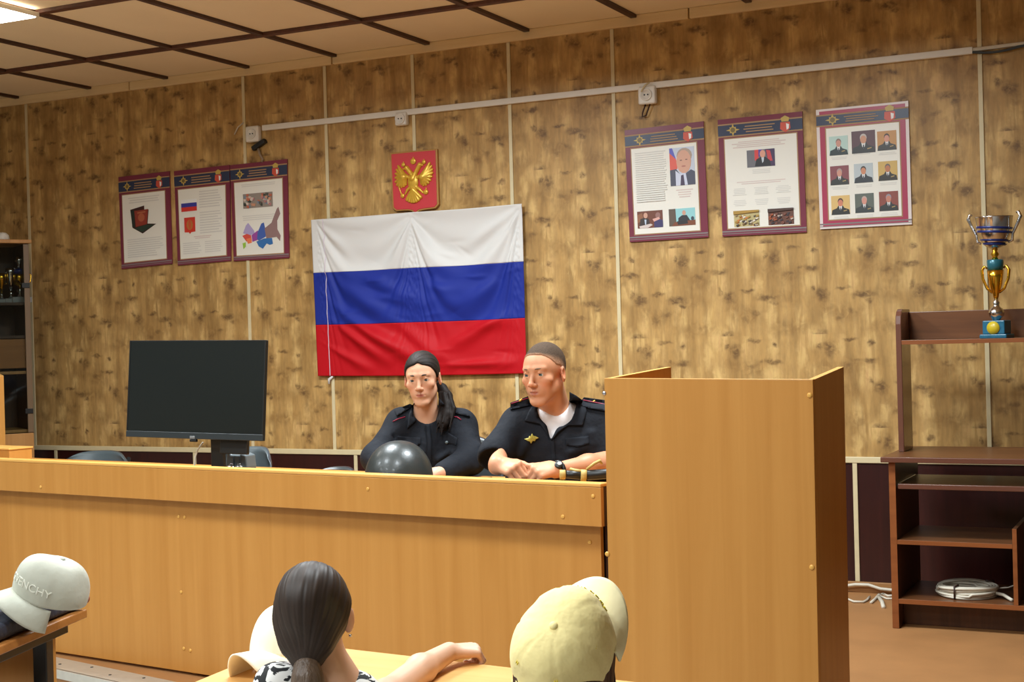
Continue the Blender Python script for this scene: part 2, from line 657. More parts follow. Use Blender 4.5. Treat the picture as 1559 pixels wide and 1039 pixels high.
# ------------------------------------------------------------------ palette
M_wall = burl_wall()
M_wains = wood('maroon_wainscot', (42, 14, 12), (56, 20, 17), 0.35, 30, 2, 'z')
M_batten = mat('cream_batten', (214, 200, 160), 0.45, var=0.06, scale=20)
M_cornice = wood('cornice_wood', (226, 196, 142), (238, 212, 162), 0.5, 20, 1.5, 'x')
M_tile = mat('ceiling_board', (240, 222, 186), 0.8, spec=0.15, var=0.05, scale=1.5)
M_bar = wood('ceiling_bar_wood', (74, 42, 28), (100, 58, 38), 0.5, 20, 2, 'y')
M_floor = mat('stage_linoleum', (166, 118, 72), 0.55, spec=0.4, var=0.10, scale=5, bump=0.03, bscale=90)
M_hall = mat('hall_linoleum', (168, 160, 150), 0.6, var=0.1, scale=4)
M_riser = wood('riser_laminate', (150, 104, 58), (182, 134, 82), 0.5, 14, 1.2, 'x')
M_side = mat('hall_wall_paint', (152, 148, 142), 0.8, var=.04, scale=2)
M_alu = mat('aluminium_nosing', (205, 206, 198), 0.35, 0.55, var=0.08, scale=25)
M_beech = wood('beech_laminate', (184, 126, 56), (196, 139, 68), 0.42, 20, 0.7, 'z', 0.4)
M_beechx = wood('beech_laminate_lengthwise', (184, 126, 56), (196, 139, 68), 0.42, 20, 0.7, 'x', 0.4)
M_edge = mat('beech_edge_band', (222, 168, 88), 0.35, var=0.04)
M_brown_shade = mat('dark_brown_end_shade', (52, 24, 10), 0.5)  # dark brown of cords and rail; also the table end's shade as colour
M_cap = mat('brass_screw_cap', (226, 172, 84), 0.3, 0.1)
M_screw = mat('steel_screw', (190, 190, 200), 0.25, 0.9)
M_walnut = wood('walnut_laminate', (66, 38, 20), (92, 54, 29), 0.4, 22, 1.5, 'z')
M_walnutx = wood('walnut_laminate_lengthwise', (88, 52, 28), (116, 72, 40), 0.35, 22, 1.5, 'x')
M_walnute = wood('walnut_edge', (128, 72, 36), (150, 88, 46), 0.35, 22, 1.5, 'x')
M_pvc = mat('dark_pvc_edge', (104, 66, 52), 0.2, coat=0.4)
M_black = mat('black_plastic', (22, 24, 24), 0.4)
M_screen = mat('black_screen', (26, 31, 30), 0.32, spec=0.3)
M_bezel = mat('screen_bezel', (44, 52, 56), 0.35)
M_chrome = mat('chrome', (225, 225, 228), 0.12, 1.0)
M_white = mat('white_plastic', (232, 229, 220), 0.4)
M_cable = mat('white_cable', (214, 206, 188), 0.5)
M_dkgrey = mat('dark_grey_cloth', (62, 70, 74), 0.6, var=0.1, scale=30)
M_bag = mat('grey_bag_leather', (104, 114, 118), 0.4)
M_chair = mat('grey_chair_leather', (68, 78, 82), 0.35, var=0.06, scale=20)
M_chairb = mat('black_chair_leather', (40, 48, 50), 0.4)
M_glass = glass('cabinet_glass')

# ------------------------------------------------------------------ the room
H0, TR = 2.80, 0.627
XL, XR, YB = -7.55, 4.2, -4.2
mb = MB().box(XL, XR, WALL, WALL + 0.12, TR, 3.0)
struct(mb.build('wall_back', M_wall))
struct(box('wall_back_wainscot', XL, XR, WALL - 0.006, WALL + 0.12, -0.2, TR, M_wains, None, 0))
struct(box('wall_left', XL - 0.12, XL, YB, WALL + 0.12, -0.3, 3.0, M_side, None, 0))
struct(box('wall_right', XR, XR + 0.12, YB, WALL + 0.12, -0.3, 3.0, M_side, None, 0))
struct(box('wall_front', XL, XR, YB - 0.12, YB, -0.3, 3.0, M_side, None, 0))
struct(box('ceiling', XL - 0.1, XR + 0.1, YB - 0.1, WALL + 0.1, 2.853, 2.98, M_tile, None, 0))
# stage with a slanting front edge
def edge_y(x):
    return 4.188 + (x + 4.066) * (4.105 - 4.188) / (-3.685 + 4.066)
mb = MB()
mb.hexa([(XL, edge_y(XL), -0.2), (XR, edge_y(XR), -0.2), (XR, WALL, -0.2), (XL, WALL, -0.2)],
        [(XL, edge_y(XL), 0), (XR, edge_y(XR), 0), (XR, WALL, 0), (XL, WALL, 0)])
struct(mb.build('floor', M_floor))
struct(box('floor_hall', XL, XR, YB, WALL, -0.3, -0.2, M_hall, None, 0))
tn = [0]
def trim(o):
    tn[0] += 1
    o.name = 'trim_%d' % tn[0]
    return struct(o)
# stage front board and metal nosing
def along_edge(x0, x1, dy0, dy1, z0, z1, m):
    q = MB()
    q.hexa([(x0, edge_y(x0) + dy0, z0), (x1, edge_y(x1) + dy0, z0), (x1, edge_y(x1) + dy1, z0), (x0, edge_y(x0) + dy1, z0)],
           [(x0, edge_y(x0) + dy0, z1), (x1, edge_y(x1) + dy0, z1), (x1, edge_y(x1) + dy1, z1), (x0, edge_y(x0) + dy1, z1)])
    return q.build('edge', m)
trim(along_edge(XL, XR, -0.018, -0.001, -0.198, -0.03, M_riser))
mb = MB()
for (dy0, dy1, z0, z1) in ((-0.026, 0.10, 0.0005, 0.0045), (-0.032, -0.021, -0.030, 0.0045)):
    x0, x1 = XL, XR
    mb.hexa([(x0, edge_y(x0) + dy0, z0), (x1, edge_y(x1) + dy0, z0), (x1, edge_y(x1) + dy1, z0), (x0, edge_y(x0) + dy1, z0)],
            [(x0, edge_y(x0) + dy0, z1), (x1, edge_y(x1) + dy0, z1), (x1, edge_y(x1) + dy1, z1), (x0, edge_y(x0) + dy1, z1)], M_alu)
for i in range(60):
    x = -6.2 + i * 0.16
    for dy in ((0.03,) if i % 2 else (0.07,)):
        mb.lathe([(0.006, 0.0045), (0.006, 0.006), (0.003, 0.0065)], 8, M_black, Matrix.Translation((x, edge_y(x) + dy, 0)))
trim(mb.build('nosing', M_alu))
# battens between the wall boards
for x in (-6.718, -5.027, -4.462, -3.892, -3.307, -2.718, -0.929, 0.86, 2.6):
    trim(box('b', x - 0.010, x + 0.010, WALL - 0.007, WALL, TR, H0, M_batten, None, 0.002))
trim(box('b', XL, XR, WALL - 0.016, WALL, TR - 0.017, TR + 0.012, M_batten, None, 0.003))
for u in (87, 298, 543):
    x = on(u, 700, 'y', WALL)[0]
    trim(box('b', x - 0.011, x + 0.011, WALL - 0.013, WALL - 0.006, 0.05, TR - 0.017, M_batten, None, 0.002))
for x in (-1.54, -0.62, 0.3, 1.2):
    trim(box('b', x - 0.011, x + 0.011, WALL - 0.013, WALL - 0.006, 0.05, TR - 0.017, M_batten, None, 0.002))
struct(box('baseboard_back', XL, XR, WALL - 0.022, WALL - 0.006, 0, 0.05, M_riser, None, 0.003))
# cornice in lengths, ceiling bars
xs = [XL, -5.86, -4.40, -2.3, 0.0, 2.2, XR]
for a, b_ in zip(xs, xs[1:]):
    trim(box('c', a + 0.004, b_ - 0.004, WALL - 0.024, WALL, H0, 2.8525, M_cornice, None, 0.004))
for y in (6.05, 5.07, 4.09, 3.1, 2.1, 1.1):
    trim(box('c', XL, XR, y - 0.019, y + 0.019, 2.834, 2.854, M_bar, None, 0.003))
M_bar2 = wood('ceiling_bar_wood_cross', (56, 34, 26), (80, 50, 36), 0.5, 20, 2, 'y')
for k in range(-3, 14):
    x = -5.575 + 0.597 * k
    trim(box('c', x - 0.017, x + 0.017, 1.0, WALL - 0.024, 2.837, 2.855, M_bar2, None, 0.003))
# lamps of the hall
M_diff = emis('lamp_diffuser', (255, 250, 240), 9.0)
t = thing('ceiling_light', 'bright white square ceiling lamp at the upper left corner of the picture', 'lamp', (-5.222, 4.74, 2.834))
q = MB()
for x0, x1, y0, y1 in ((-.298, .298, .289, .300), (-.298, .298, -.300, -.289), (-.300, -.289, -.300, .300), (.289, .300, -.300, .300)):
    q.box(x0, x1, y0, y1, -0.022, 0.0)
q.build('frame', M_white, t, 0.002)
box('diffuser', -.288, .288, -.288, .288, -0.026, -0.010, M_diff, t, 0.003)

# ------------------------------------------------------------------ things on the wall
def wpt(u, v, dy=0.0):
    p = on(u, v, 'y', WALL - dy)
    return p
p0 = on(400, 195, 'y', WALL - .012)
p1 = on(1481, 76.5, 'y', WALL - .012)
mb = MB()
mb.hexa([(p0[0], WALL - .022, p0[2] - .017), (p1[0], WALL - .022, p1[2] - .017), (p1[0], WALL, p1[2] - .017), (p0[0], WALL, p0[2] - .017)],
        [(p0[0], WALL - .022, p0[2] + .015), (p1[0], WALL - .022, p1[2] + .015), (p1[0], WALL, p1[2] + .015), (p0[0], WALL, p0[2] + .015)])
tag(mb.build('cable_trunking', M_white, None, 0.003), 'long white plastic cable duct running across the upper wall', 'cable duct')
q0, q1 = on(1481, 77, 'y', WALL - .01), on(1600, 62, 'y', WALL - .01)
mb = MB()
tw = thing('wall_cable', 'loose cables leaving the right end of the white cable duct', 'cable', (q0[0], WALL, q0[2]))
for k, (dz, m) in enumerate(((0.0, M_cable), (-0.009, M_dkgrey), (0.006, M_cable))):
    mb = MB()
    pts = []
    for i in range(13):
        t_ = i / 12
        p = q0 + (q1 - q0) * t_
        pts.append((p[0], WALL - .012 - .006 * (k == 1), p[2] + dz - 0.012 * math.sin(math.pi * min(1, t_ * 1.6)) * (k == 1)))
    mb.tube(pts, 0.006, 8, m)
    adopt(mb.build('cable_strand', m), tw)
def socket(u, v, label, s=0.046, slots=True):
    p = wpt(u, v)
    t = thing('wall_socket', label, 'socket', (p[0], WALL, p[2]), 0, 'surface sockets under the cable duct')
    MB().box(-s, s, -0.038, 0, -s, s).build('housing', M_white, t, 0.010, 3)
    q = MB().lathe([(0.030, 0), (0.030, 0.006), (0.024, 0.007), (0.022, 0.002), (0.0005, 0.002)], 24, M_white, Matrix.Translation((0, -0.038, 0)) @ Matrix.Rotation(R_(90), 4, 'X'))
    q.build('socket_ring', M_white, t)
    q = MB()
    for dx in (-.009, .009):
        q.lathe([(0.0035, 0), (0.0035, 0.003)], 10, M_black, Matrix.Translation((dx, -0.040, 0)) @ Matrix.Rotation(R_(90), 4, 'X'))
    q.build('contact_hole', M_black, t)
    return t
socket(389, 205, 'white square socket at the left end of the cable duct')
socket(614.5, 182, 'white square socket above the red coat of arms', 0.036)
t = socket(988, 146, 'white square socket with a cord loop under the right part of the duct')
mb = MB()
c = wpt(988, 146)
mb.tube([(c[0] + .02, WALL - .04, c[2] + .06), (c[0] - .005, WALL - .046, c[2] + .045), (c[0] - .022, WALL - .05, c[2] + .015)], .004, 8, M_batten)
adopt(mb.build('cord_lead', M_batten), t)
mb = MB()
mb.tube([(c[0] - .012, WALL - .02, c[2] - .045), (c[0] - .03, WALL - .018, c[2] - .085), (c[0] - .032, WALL - .018, c[2] - .105), (c[0] - .012, WALL - .018, c[2] - .10), (c[0] + .012, WALL - .02, c[2] - .045)], .004, 8, M_brown_shade)
adopt(mb.build('cord_loop', M_brown_shade), t)
a, b_ = wpt(358, 205), wpt(372, 187)
mb = MB().tube([(a[0], WALL - .006, a[2]), (a[0] + .03, WALL - .01, a[2] + .04), (b_[0], WALL - .006, b_[2])], .004, 8)
tag(mb.build('wall_cable', M_cable), 'short white cord end left of the leftmost socket', 'cable')
# small black bracket with a hanging strip
c = wpt(397, 221)
t = thing('clip_bracket', 'small black tilted bracket with a hanging strip under the leftmost socket', 'bracket', (c[0], WALL, c[2]))
MB().box(-.05, .05, -.03, 0, -.014, .014, None, Matrix.Rotation(R_(-25), 4, 'Y')).build('bracket_arm', M_black, t, .006)
MB().tube([(-.01, -.012, -.02), (.0, -.012, -.055), (.02, -.012, -.085), (.012, -.012, -.10)], .007, 8).build('hanging_strip', mat('grey_strip', (150, 128, 104), .6), t)

# posters ---------------------------------------------------------------------
M_pm = mat('poster_maroon', (122, 50, 68), 0.32, spec=0.4, var=0.05)
M_pr = mat('poster_crimson', (172, 62, 90), 0.32, spec=0.4)
M_navy = mat('poster_navy', (46, 56, 82), 0.35)
M_page = mat('poster_page', (236, 234, 224), 0.35)
M_gold = mat('poster_gold', (196, 168, 84), 0.4)
M_tan = mat('poster_tan_line', (168, 132, 92), 0.5)
M_greyl = mat('poster_grey_line', (130, 118, 118), 0.5)
M_txt = mat('poster_text', (216, 214, 207), 0.5)
M_txr = mat('poster_text_red', (216, 198, 192), 0.5)
M_pw = mat('laminate_margin', (226, 214, 210), 0.35)
M_rd = mat('print_red', (206, 52, 44), 0.4)
M_bl = mat('print_blue', (58, 74, 170), 0.4)
M_wh = mat('print_white', (240, 240, 238), 0.4)
MC = {}
def pm(rgb):
    if rgb not in MC:
        MC[rgb] = mat('print_colour', rgb, 0.4)
    return MC[rgb]
class Poster:
    def __init__(s, quad, label, sheet=None, group='framed information sheets on the back wall'):
        s.q = [np.array([on(u, v, 'y', WALL)[0], on(u, v, 'y', WALL)[2]]) for u, v in quad]
        c = sum(s.q) / 4
        s.c = c
        s.t = thing('wall_poster', label, 'poster', (c[0], WALL - .007, c[1]), 0, group)
        s.shape('sheet', [(0, 0), (1, 0), (1, 1), (0, 1)], sheet or M_pm, 0)
    def P(s, u, v):
        a, b, c, d = s.q
        p = a * (1 - u) * (1 - v) + b * u * (1 - v) + c * u * v + d * (1 - u) * v
        return p - s.c
    def shape(s, name, poly, m, layer, parent=None):
        q = MB()
        q.prism([s.P(*p) for p in poly], -0.0035 - 0.0007 * layer, 0.0055 if layer == 0 else -0.003)
        return q.build(name, m, parent or s.t)
    def rect(s, name, u0, v0, u1, v1, m, layer, parent=None):
        return s.shape(name, [(u0, v0), (u1, v0), (u1, v1), (u0, v1)], m, layer, parent)
    def multi(s, name, polys, layer, parent=None):   # [(poly, material)] drawn one over the next
        q = MB()
        for i, (poly, m) in enumerate(polys):
            q.prism([s.P(*p) for p in poly], -0.0035 - 0.0007 * layer - 0.00018 * i, -0.003, m)
        return q.build(name, M_wh, parent or s.t)
    def frame(s, page, band=(0.055, 0.155), dia=0.17, crest=0.80, red=False):
        b0, b1 = band
        s.rect('header_line', 0.0, b0 - .012, 1.0, b1 + .012, M_tan, 1)
        bd = s.rect('header_band', 0.0, b0, 1.0, b1, M_navy, 2)
        w = b1 - b0
        m = (b0 + b1) / 2
        lines = []
        random.seed(int(s.c[0] * 100))
        for i in range(3):
            a = .30 + .04 * random.random()
            e = .68 - .05 * random.random()
            y = b0 + w * (.22 + .25 * i)
            lines.append(([(a, y), (e, y), (e, y + w * .10), (a, y + w * .10)], M_tan))
        s.multi('header_text', lines, 3, bd)
        # eight-pointed star badge
        r0, r1 = .075, .034
        pts = []
        for i in range(16):
            an = math.pi * i / 8
            r = r0 * (1.1 if i % 4 == 0 else .72) if i % 2 == 0 else r1 * 1.1
            pts.append((dia + r * math.cos(an), m + r * .66 * math.sin(an)))
        core = [(dia + .030 * math.cos(k * .785), m + .022 * math.sin(k * .785)) for k in range(8)]
        s.multi('star_badge', [(pts, M_gold), (core, pm((120, 104, 60)))], 3, bd)
        cr = [(crest - .055, m - .025), (crest + .055, m - .025), (crest + .06, m + .03), (crest, m + .06), (crest - .06, m + .03)]
        top = [(crest - .04, m - .03), (crest - .05, m - .06), (crest, m - .08), (crest + .05, m - .06), (crest + .04, m - .03)]
        inn = [(crest + .01, m - .015), (crest + .045, m - .005), (crest + .04, m + .03), (crest + .015, m + .04)]
        s.multi('region_crest', [(cr, pm((206, 84, 62))), (top, M_gold), (inn, M_wh)], 3, bd)
        u0, v0, u1, v1 = page
        s.rect('page_border', u0 - .012, v0 - .009, u1 + .012, v1 + .009, M_tan, 1)
        s.page = s.rect('page', u0, v0, u1, v1, M_page, 2)
        s.rect('footer_line', 0, .955, 1, .968, M_greyl, 1)
        s.rect('footer_line', 0, .978, 1, .984, M_greyl, 1)
    def text(s, u0, v0, u1, v1, n, m=None, ragged=.25, centre=False, seed=1):
        random.seed(seed)
        L = []
        h = (v1 - v0) / n
        for i in range(n):
            y = v0 + h * i
            r = random.random() * ragged * (u1 - u0)
            a, e = (u0 + r / 2, u1 - r / 2) if centre else (u0, u1 - r)
            L.append(([(a, y), (e, y), (e, y + h * .45), (a, y + h * .45)], m or M_txt))
        return s.multi('text_block', L, 3, s.page)
    def photo(s, u0, v0, u1, v1, polys, name='photo'):
        def tr(p):
            return (u0 + (u1 - u0) * p[0], v0 + (v1 - v0) * p[1])
        return s.multi(name, [([tr(p) for p in po], pm(c)) for po, c in polys], 4, s.page)
def oval(cx, cy, rx, ry, n=14):
    return [(cx + rx * math.cos(2 * math.pi * k / n), cy + ry * math.sin(2 * math.pi * k / n)) for k in range(n)]
FULL = [(0, 0), (1, 0), (1, 1), (0, 1)]
def portrait(bg, suit, skin, hair, shirt=(225, 225, 225), tie=(40, 44, 60), cx=.5, hy=.36, hr=.17, bg2=None, medals=True):
    L = [(FULL, bg)]
    if bg2:
        L.append(([(0, 0), (.3, 0), (.25, 1), (0, 1)], bg2))
    L.append(([(cx - .12, hy + hr), (cx + .12, hy + hr), (cx + .2, hy + hr * 1.75), (min(1, cx + .45), hy + hr * 2.3), (1, 1), (0, 1), (max(0, cx - .45), hy + hr * 2.3), (cx - .2, hy + hr * 1.75)], suit))
    L.append(([(cx - .09, hy + hr), (cx + .09, hy + hr), (cx + .06, hy + hr * 2), (cx, hy + hr * 2.6), (cx - .06, hy + hr * 2)], shirt))
    L.append(([(cx - .02, hy + hr * 1.6), (cx + .02, hy + hr * 1.6), (cx + .03, hy + hr * 2.5), (cx - .03, hy + hr * 2.5)], tie))
    L.append((oval(cx, hy - hr * .28, hr * .86, hr * 1.05), hair))
    L.append((oval(cx, hy + hr * .22, hr * .78, hr * 1.05), skin))
    if medals:
        L.append(([(cx + .16, .80), (cx + .34, .76), (cx + .34, .81), (cx + .16, .85)], (176, 150, 96)))
    return L
# 1: red booklet
P1 = Poster([(182, 270), (259.5, 261), (263.5, 402), (187, 410)], 'poster showing a red booklet with dark green covers, leftmost on the wall', )
P1.frame((.065, .205, .90, .935), (.062, .165))
P1.text(.16, .24, .82, .315, 3, None, .3, True, 3)
P1.text(.14, .69, .86, .90, 9, None, .25, False, 4)
P1.photo(.22, .34, .72, .64, [([(0, .10), (.55, 0), (.55, .16), (.72, .16), (.66, .66), (1, .70), (.46, 1), (.07, .76)], (62, 30, 26)),
                              ([(.02, .12), (.16, .14), (.16, .74), (.06, .74)], (40, 48, 42)), ([(.12, .78), (.62, .70), (.95, .72), (.45, .95)], (44, 62, 50)),
                              ([(.16, .16), (.70, .14), (.64, .68), (.20, .74)], (146, 58, 44)), (oval(.43, .42, .13, .15), (176, 96, 66)), ([(.28, .22), (.6, .20), (.6, .25), (.28, .27)], (176, 106, 70))], 'booklet_picture')
# 2: flag and arms
P2 = Poster([(266.5, 261), (351, 251.5), (353, 397.5), (272.5, 404.5)], 'poster with a small striped flag above a red shield, second from the left')
P2.frame((.065, .205, .92, .935), (.062, .165))
P2.photo(.115, .315, .40, .44, [([(0, 0), (1, 0), (1, .34), (0, .34)], (238, 238, 236)), ([(0, .3), (1, .3), (1, .67), (0, .67)], (58, 62, 160)), ([(0, .64), (1, .64), (1, 1), (0, 1)], (214, 56, 48))], 'flag_picture')
P2.photo(.16, .505, .36, .68, [([(0, 0), (1, 0), (1, .88), (.6, .9), (.5, 1), (.4, .9), (0, .88)], (212, 60, 44)), (oval(.5, .45, .3, .32, 9), (190, 120, 60)), (oval(.5, .42, .12, .3, 8), (204, 90, 52))], 'shield_picture')
P2.text(.45, .24, .86, .43, 7, None, .2, False, 6)
P2.text(.45, .46, .86, .70, 9, None, .3, False, 7)
P2.text(.32, .71, .66, .745, 2, M_txr, .2, True, 8)
P2.text(.12, .77, .46, .90, 6, None, .2, False, 9)
P2.text(.53, .77, .87, .90, 6, None, .2, False, 10)
# 3: crowd photo and map
P3 = Poster([(352, 252), (438.5, 242.5), (441.5, 393), (357.5, 398)], 'poster with a wide crowd photo and a coloured map below it, third from the left')
P3.frame((.065, .19, .91, .945), (.055, .155))
P3.text(.16, .215, .82, .25, 2, None, .2, True, 11)
random.seed(5)
L = [(FULL, (150, 140, 130))]
for i in range(46):
    x, y = random.random() * .9, random.random() * .82
    c = random.choice([(196, 110, 84), (92, 92, 84), (214, 196, 184), (120, 140, 160), (186, 130, 130), (66, 74, 66), (168, 170, 160), (206, 150, 120)])
    L.append(([(x, y), (x + .09, y + .03), (x + .07, y + .2), (x + .01, y + .16)], c))
P3.photo(.215, .315, .74, .465, L, 'crowd_picture')
P3.text(.16, .54, .82, .60, 3, None, .2, True, 12)
cm = [([(.02, .60), (.10, .42), (.16, .36), (.30, .55), (.32, .62), (.20, .66)], (176, 164, 208)), ([(.0, .66), (.12, .62), (.22, .66), (.24, .80), (.10, .80)], (222, 84, 70)),
      ([(.10, .74), (.22, .72), (.24, .84), (.14, .86)], (240, 130, 84)), ([(.0, .84), (.08, .82), (.08, .92), (.02, .98)], (150, 196, 70)),
      ([(.24, .66), (.40, .56), (.46, .62), (.40, .78), (.26, .82)], (158, 78, 160)), ([(.40, .60), (.50, .40), (.56, .38), (.60, .56), (.60, .72), (.42, .80), (.38, .76)], (70, 100, 176)),
      ([(.36, .82), (.56, .76), (.76, .76), (.78, .90), (.70, .92), (.62, .88), (.52, 1.0), (.42, .94)], (58, 116, 180)), ([(.58, .52), (.76, .40), (.90, .08), (.94, .04), (.98, .20), (.90, .36), (.90, .56), (.98, .72), (.96, .84), (.88, .74), (.62, .76)], (150, 120, 118))]
P3.photo(.18, .46, .88, .89, cm, 'map_picture')
# 4: large portrait
P4 = Poster([(952, 199), (1072, 185), (1079.5, 361.5), (960, 369)], 'glossy poster with one large portrait beside a text column, fourth from the left')
P4.frame((.075, .175, .90, .935), (.06, .145), .19, .80)
P4.text(.12, .215, .52, .665, 24, None, .12, False, 13)
P4.photo(.56, .205, .87, .535, [(FULL, (198, 206, 222)), ([(0, 0), (.12, .0), (.3, .4), (.3, .56), (0, .6)], (222, 96, 80)), ([(0, 0), (.12, 0), (.26, .3), (0, .12)], (96, 96, 190)),
                                ([(.0, .58), (.25, .56), (.42, .72), (.62, .70), (.85, .60), (1, .66), (1, 1), (0, 1)], (78, 80, 98)), ([(.22, .60), (.40, .70), (.62, .64), (.70, 1), (.22, 1)], (208, 214, 234)),
                                ([(.44, .74), (.54, .72), (.58, 1), (.40, 1)], (72, 60, 86)), (oval(.60, .22, .31, .20), (176, 156, 140)), (oval(.57, .38, .30, .31), (214, 164, 140)), (oval(.56, .50, .09, .02, 8), (176, 112, 100)), (oval(.46, .34, .05, .014, 8), (120, 90, 80)), (oval(.68, .33, .05, .014, 8), (120, 90, 80))], 'portrait_photo')
P4.text(.62, .57, .84, .65, 4, M_txr, .4, True, 14)
P4.photo(.115, .735, .44, .885, [(FULL, (112, 62, 44)), ([(0, .2), (.2, .1), (.24, .5), (0, .7)], (146, 96, 66)), ([(.12, .45), (.30, .38), (.46, .48), (.50, .85), (.08, .9)], (58, 48, 46)), (oval(.33, .26, .08, .17), (206, 160, 138)), ([(.28, .5), (.36, .5), (.34, .8), (.30, .8)], (190, 206, 226)), ([(.06, .88), (.52, .76), (.60, .84), (.4, 1), (.1, 1)], (214, 200, 194)), ([(.66, .62), (.86, .50), (1, .6), (1, 1), (.66, 1)], (62, 58, 104)), (oval(.82, .30, .10, .18), (150, 110, 104)), ([(.6, .5), (.86, .40), (.9, .52), (.66, .66)], (222, 170, 160))], 'meeting_photo')
P4.photo(.52, .735, .85, .885, [(FULL, (150, 208, 212)), ([(0, 0), (.26, 0), (.28, 1), (0, 1)], (96, 82, 70)), ([(.36, .55), (.5, .4), (.68, .4), (.84, .80), (.7, .95), (.34, .9)], (44, 46, 52)), (oval(.58, .26, .07, .14), (206, 158, 136)), ([(.2, .78), (1, .70), (1, 1), (.1, 1)], (126, 70, 44)), ([(.3, .74), (.7, .7), (.72, .9), (.34, .94)], (44, 40, 44)), (oval(.9, .62, .06, .12), (60, 70, 84))], 'meeting_photo')
# 5: text with two lower photos
P5 = Poster([(1093.5, 183), (1222, 170), (1229, 354), (1101, 360.5)], 'poster with one small photo above and two photos below, fifth from the left')
P5.frame((.075, .175, .925, .935), (.055, .145), .18, .80)
P5.text(.16, .205, .80, .265, 4, M_txr, .25, True, 15)
P5.photo(.335, .285, .665, .43, [(FULL, (112, 112, 118)), ([(.28, 0), (.42, 0), (.42, .7), (.28, .6)], (214, 72, 70)), ([(.42, 0), (.55, 0), (.5, .4), (.42, .4)], (86, 70, 160)), ([(.66, 0), (1, 0), (1, 1), (.8, 1)], (72, 56, 90)), ([(.70, .05), (.84, .1), (.92, .7), (.76, .7)], (200, 70, 76)), ([(.28, .96), (.34, .56), (.50, .44), (.68, .46), (.82, .66), (.86, .98)], (44, 46, 50)), ([(.52, .46), (.62, .46), (.60, .7), (.55, .8)], (196, 206, 216)), (oval(.57, .26, .10, .22), (220, 160, 136))], 'portrait_photo')
P5.text(.38, .45, .62, .49, 3, None, .3, True, 16)
P5.text(.10, .545, .88, .575, 2, M_txr, .5, True, 17)
for i in range(3):
    P5.text(.14 + .26 * i, .60 + .0 * i, .32 + .26 * i, .665, 5, None, .3, True, 20 + i)
    P5.text(.15 + .26 * i, .70, .31 + .26 * i, .755, 4, None, .3, True, 30 + i)
def hall(seed, base, cols):
    random.seed(seed)
    L = [(FULL, base)]
    for i in range(40):
        x, y = random.random() * .88, .3 + random.random() * .6
        L.append(([(x, y), (x + .10, y - .05), (x + .12, y + .04), (x + .02, y + .10)], random.choice(cols)))
    L.append(([(0, 0), (1, 0), (1, .12), (0, .22)], cols[0]))
    return L
P5.photo(.15, .79, .455, .925, hall(3, (190, 176, 124), [(176, 140, 62), (90, 78, 60), (222, 214, 196), (130, 104, 66), (70, 62, 54), (206, 120, 60)]), 'assembly_photo')
P5.photo(.56, .79, .86, .925, hall(4, (104, 66, 52), [(78, 54, 46), (160, 84, 52), (60, 50, 56), (196, 176, 160), (124, 74, 60)]), 'assembly_photo')
# 6: nine portraits, wide laminated margin
P6 = Poster([(1243, 168), (1383.5, 154), (1389, 342), (1249.5, 349.5)], 'white-edged laminated poster with nine small portraits, rightmost on the wall', M_pw)
P6.rect('maroon_field', .035, .018, .965, .982, M_pr, 0.6)
P6.frame((.105, .165, .895, .925), (.058, .135), .18, .80)
people = [((186, 214, 206), (46, 60, 62), (206, 150, 132), (140, 116, 104)), ((92, 62, 70), (54, 56, 58), (206, 150, 120), (196, 186, 180)), ((196, 144, 84), (60, 60, 58), (214, 150, 128), (70, 54, 46)),
          ((136, 74, 80), (56, 58, 56), (206, 150, 132), (170, 150, 146)), ((188, 198, 202), (56, 60, 66), (206, 140, 106), (70, 62, 56)), ((206, 172, 96), (52, 50, 46), (190, 120, 80), (110, 100, 96)),
          ((220, 186, 118), (48, 50, 46), (206, 130, 104), (86, 60, 50)), ((96, 104, 96), (56, 64, 66), (214, 150, 134), (196, 170, 160)), ((140, 72, 60), (48, 52, 52), (196, 130, 110), (150, 146, 156))]
for k, (bg, su, sk, ha) in enumerate(people):
    i, j = k % 3, k // 3
    u0 = .135 + .262 * i
    v0 = .235 + .247 * j - (.022 if k == 1 else 0) - .004 * i
    u1, v1 = u0 + .205 + (.035 if k == 1 else 0), v0 + .158 + (.025 if k == 1 else 0)
    if k == 1: u0 -= .015
    P6.photo(u0, v0, u1, v1, portrait(bg, su, sk, ha, medals=(k != 4)), 'portrait_photo')
    P6.text(u0 + .01, v0 + .175, u0 + .20, v0 + .20, 2, None, .2, True, 40 + k)

# coat of arms ----------------------------------------------------------------
Z = lambda x, y: (590 + x / 9.444, 220 + y / 9.444)       # measuring grid of the plaque
def wxz(x, y):
    p = on(*Z(x, y), 'y', WALL)
    return np.array([p[0], p[2]])
c0 = wxz(405, 540)
t = thing('coat_of_arms', 'red shield plaque with a gold double-headed eagle above the flag', 'wall plaque', (c0[0], WALL, c0[1]))
M_gold3 = mat('gilded_relief', (218, 172, 60), 0.35, 0.35, var=0.08, scale=60)
M_goldr = mat('plaque_gold_rim', (176, 128, 66), 0.4, 0.2)
M_redp = mat('plaque_red', (200, 58, 66), 0.4, spec=0.4)
out = [(62, 128), (400, 96), (735, 68), (762, 870), (715, 925), (560, 945), (480, 965), (428, 1010), (375, 965), (330, 955), (150, 965), (98, 925)]
inn = [(82, 148), (400, 116), (715, 90), (738, 862), (700, 905), (545, 925), (470, 942), (425, 985), (385, 945), (320, 935), (160, 945), (118, 908)]
MB().prism([wxz(*p) - c0 for p in out], -0.020, 0).build('rim', M_goldr, t, 0.003)
MB().prism([wxz(*p) - c0 for p in inn], -0.0225, -0.012).build('shield_field', M_redp, t, 0.002)
lo = np.array([wxz(120, 850)[0] - .01, WALL - .05, wxz(120, 850)[1] - .01])
hi = np.array([wxz(700, 180)[0] + .02, WALL - .012, wxz(700, 170)[1] + .02])
S = Solid(lo, hi, 0.0016)
